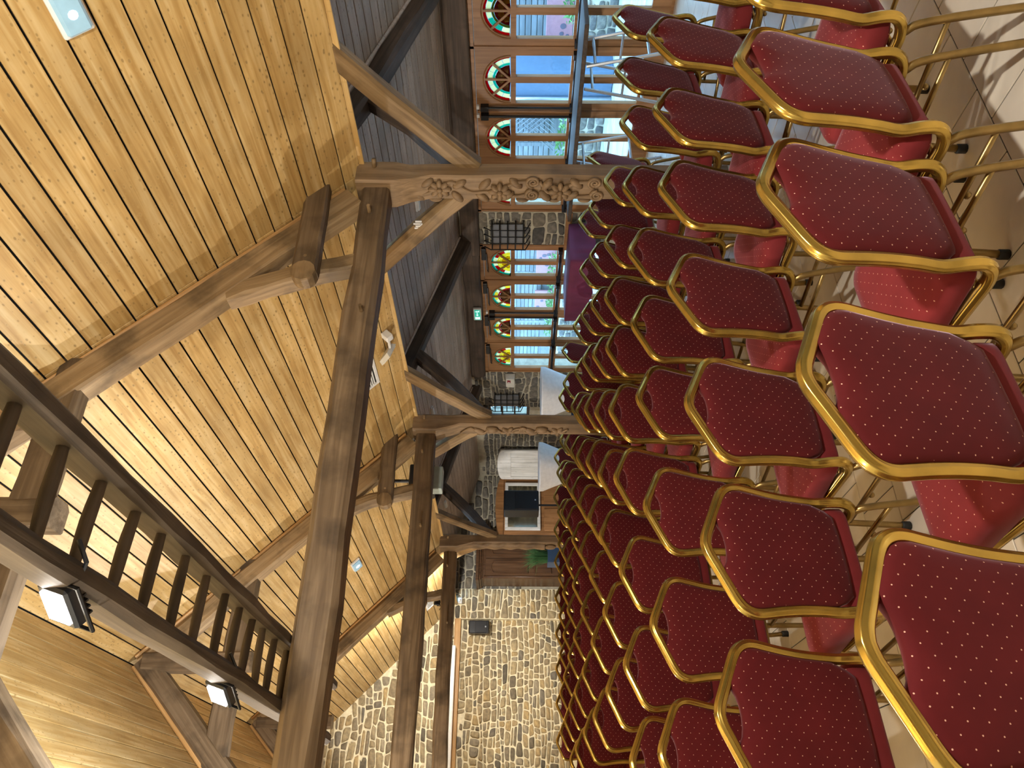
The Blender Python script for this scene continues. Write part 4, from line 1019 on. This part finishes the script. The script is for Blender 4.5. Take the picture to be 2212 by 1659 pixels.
# ================================================================ OUTSIDE THE DOORS
M['pave'] = plain('outdoor_paving', (.40, .42, .42), .8, noise=.25, nscale=2)
M['fence'] = wood('fence_board', (.17, .19, .21), (.22, .25, .27), (.28, .31, .33), 'y', rough=.8, vary=.2)
M['pink'] = plain('pink_panel', (.42, .20, .23), .6)
M['spot'] = plain('dark_spot', (.12, .10, .14), .6)
M['leaf_out'] = plain('hedge_leaf', (.22, .42, .16), .7, noise=.4, nscale=5)
gr = tag(MB().box((XW+.32, -12, -.15), (40, 45, -.02)).build('ground_outside', M['pave']), kind='structure')
rp = random.Random(17)
slabs = []
slab_me = [MB().bbox((.01, .01, -.03), (a-.01, b-.01, 0), .01).mesh('paving_slab', M['pave']) for a, b in ((.6, .6), (.6, .9), (.6, .45))]
for i in range(6):
    y = 1.5
    while y < 16:
        k = rp.randrange(3); wy = (.6, .9, .45)[k]
        link('paving_slab', slab_me[k], gr, (XW+.35+i*.6, y, rp.uniform(-.006, .004))); y += wy
FX = 11.2
rw = tag(MB().box((FX-.5, -10, -.1), (FX-.1, 40, .5)).build('wall_garden', M['mortar_grey']), kind='structure')
stone_field(rw, (FX-.5, 2, 0), (0, 1, 0), (0, 0, 1), (-1, 0, 0), 20, .5, M['stone_grey'], lambda u, v, a, b: v+b < .5, 31, (.14, .2), (.2, .5), limit=200)
fn = tag(MB().box((FX+.02, -8, .5), (FX+.04, 36, 2.1)).build('fence_base', M['fence']), 'grey board fence beyond the stained-glass doors', 'fence')
bm = MB().bbox((0, 0, 0), (.022, 1.80, .084), .004).mesh('board', M['fence']); pm_ = MB().bbox((-.045, -.045, .5), (.045, .045, 2.2), .006).mesh('post', M['fence'])
for p in range(14):
    y = .5+p*1.83
    link('post', pm_, fn, (FX+.02, y, 0))
    for k in range(13): link('board', bm, fn, (FX-.012, y+.03, .9+k*.094))
for k, (y, w) in enumerate(((7.0, 1.0), (10.8, 1.0), (12.9, 1.3), (14.2, .8))):
    pk = thing('pink_panel', ['pink spotted panel outside the nearest glazed door', 'pink spotted panel outside behind the flower-carved post', 'pink spotted panel outside the door beside the narrow stone pier', 'pink spotted panel outside the doors under the exit sign'][k], 'panel', (FX-.12, y, .62), 0, 'pink spotted panels outside')
    MB().bbox((-.02, -w/2, 0), (.02, w/2, .42), .006).build('board', M['pink'], pk)
    for j in range(int(w*6)):
        MB().lathe([(.002, -.027), (rp.uniform(.025, .05), -.025), (.03, -.019)], (0, rp.uniform(-w/2+.06, w/2-.06), rp.uniform(.06, .36)), 10, 'x').build('spot', M['spot'], pk)
def bush(y, ln, z, label, seed, n=260, hh=.3):
    b = thing('hedge', label, 'hedge', (FX-.33, y, z), 0, 'low hedges on the garden wall'); r = random.Random(seed); mb = MB()
    for _ in range(n):
        c = Vector((r.uniform(-.16, .16), r.uniform(-ln/2, ln/2), r.uniform(0, hh))); a, e = r.uniform(0, 6.3), r.uniform(-1, 1); s = r.uniform(.03, .065)
        u = Vector((math.cos(a)*math.cos(e), math.sin(a)*math.cos(e), math.sin(e)))*s; w = u.cross(Vector((.3, .5, .8))).normalized()*s*.55
        mb.add([c-u, c+w, c+u, c-w], [(0, 1, 2, 3)])
    tag(mb.build('leaves', M['leaf_out'], b), kind='stuff')
for k, (y, ln) in enumerate(((6.2, 1.6), (9.6, 1.6), (13.8, 3.0), (18.2, 3.0))):
    bush(y, ln, .48, ['green hedge outside the nearest doors', 'green hedge outside the doors next to the flower-carved post', 'green hedge outside the far doors', 'green hedge at the far end of the garden wall'][k], 400+k, int(ln*170))

# trellis and a shed corner with its downpipe, seen through the second nearest door
tl = thing('trellis', 'diamond trellis outside the second nearest glazed door', 'trellis', (FX-.16, 8.75, .84))
bar = MB().box((-.006, -.009, -.62), (.006, .009, .62)).mesh('lath', M['fence'])
for sgn in (-1, 1):
    for k in range(11):
        o = link('lath', bar, tl, (.012*sgn, -.5+k*.1, .42)); o.rotation_euler = (R(45*sgn), 0, 0)
shed = thing('shed', 'blue-grey shed corner with a downpipe outside the second nearest door', 'shed', (FX-.75, 7.75, 0))
M['shed'] = plain('blue_grey_render', (.10, .16, .24), .8)
MB().bbox((-.2, -.32, 0), (.2, .22, 2.4), .01).build('wall', M['shed'], shed); MB().bbox((-.26, -.36, 2.4), (.22, .28, 2.47), .01).build('roof_edge', M['shed'], shed)
MB().tube([(-.24, .16, 0), (-.24, .16, 2.4)], .04, 10).build('downpipe', M['steel'], shed, True)
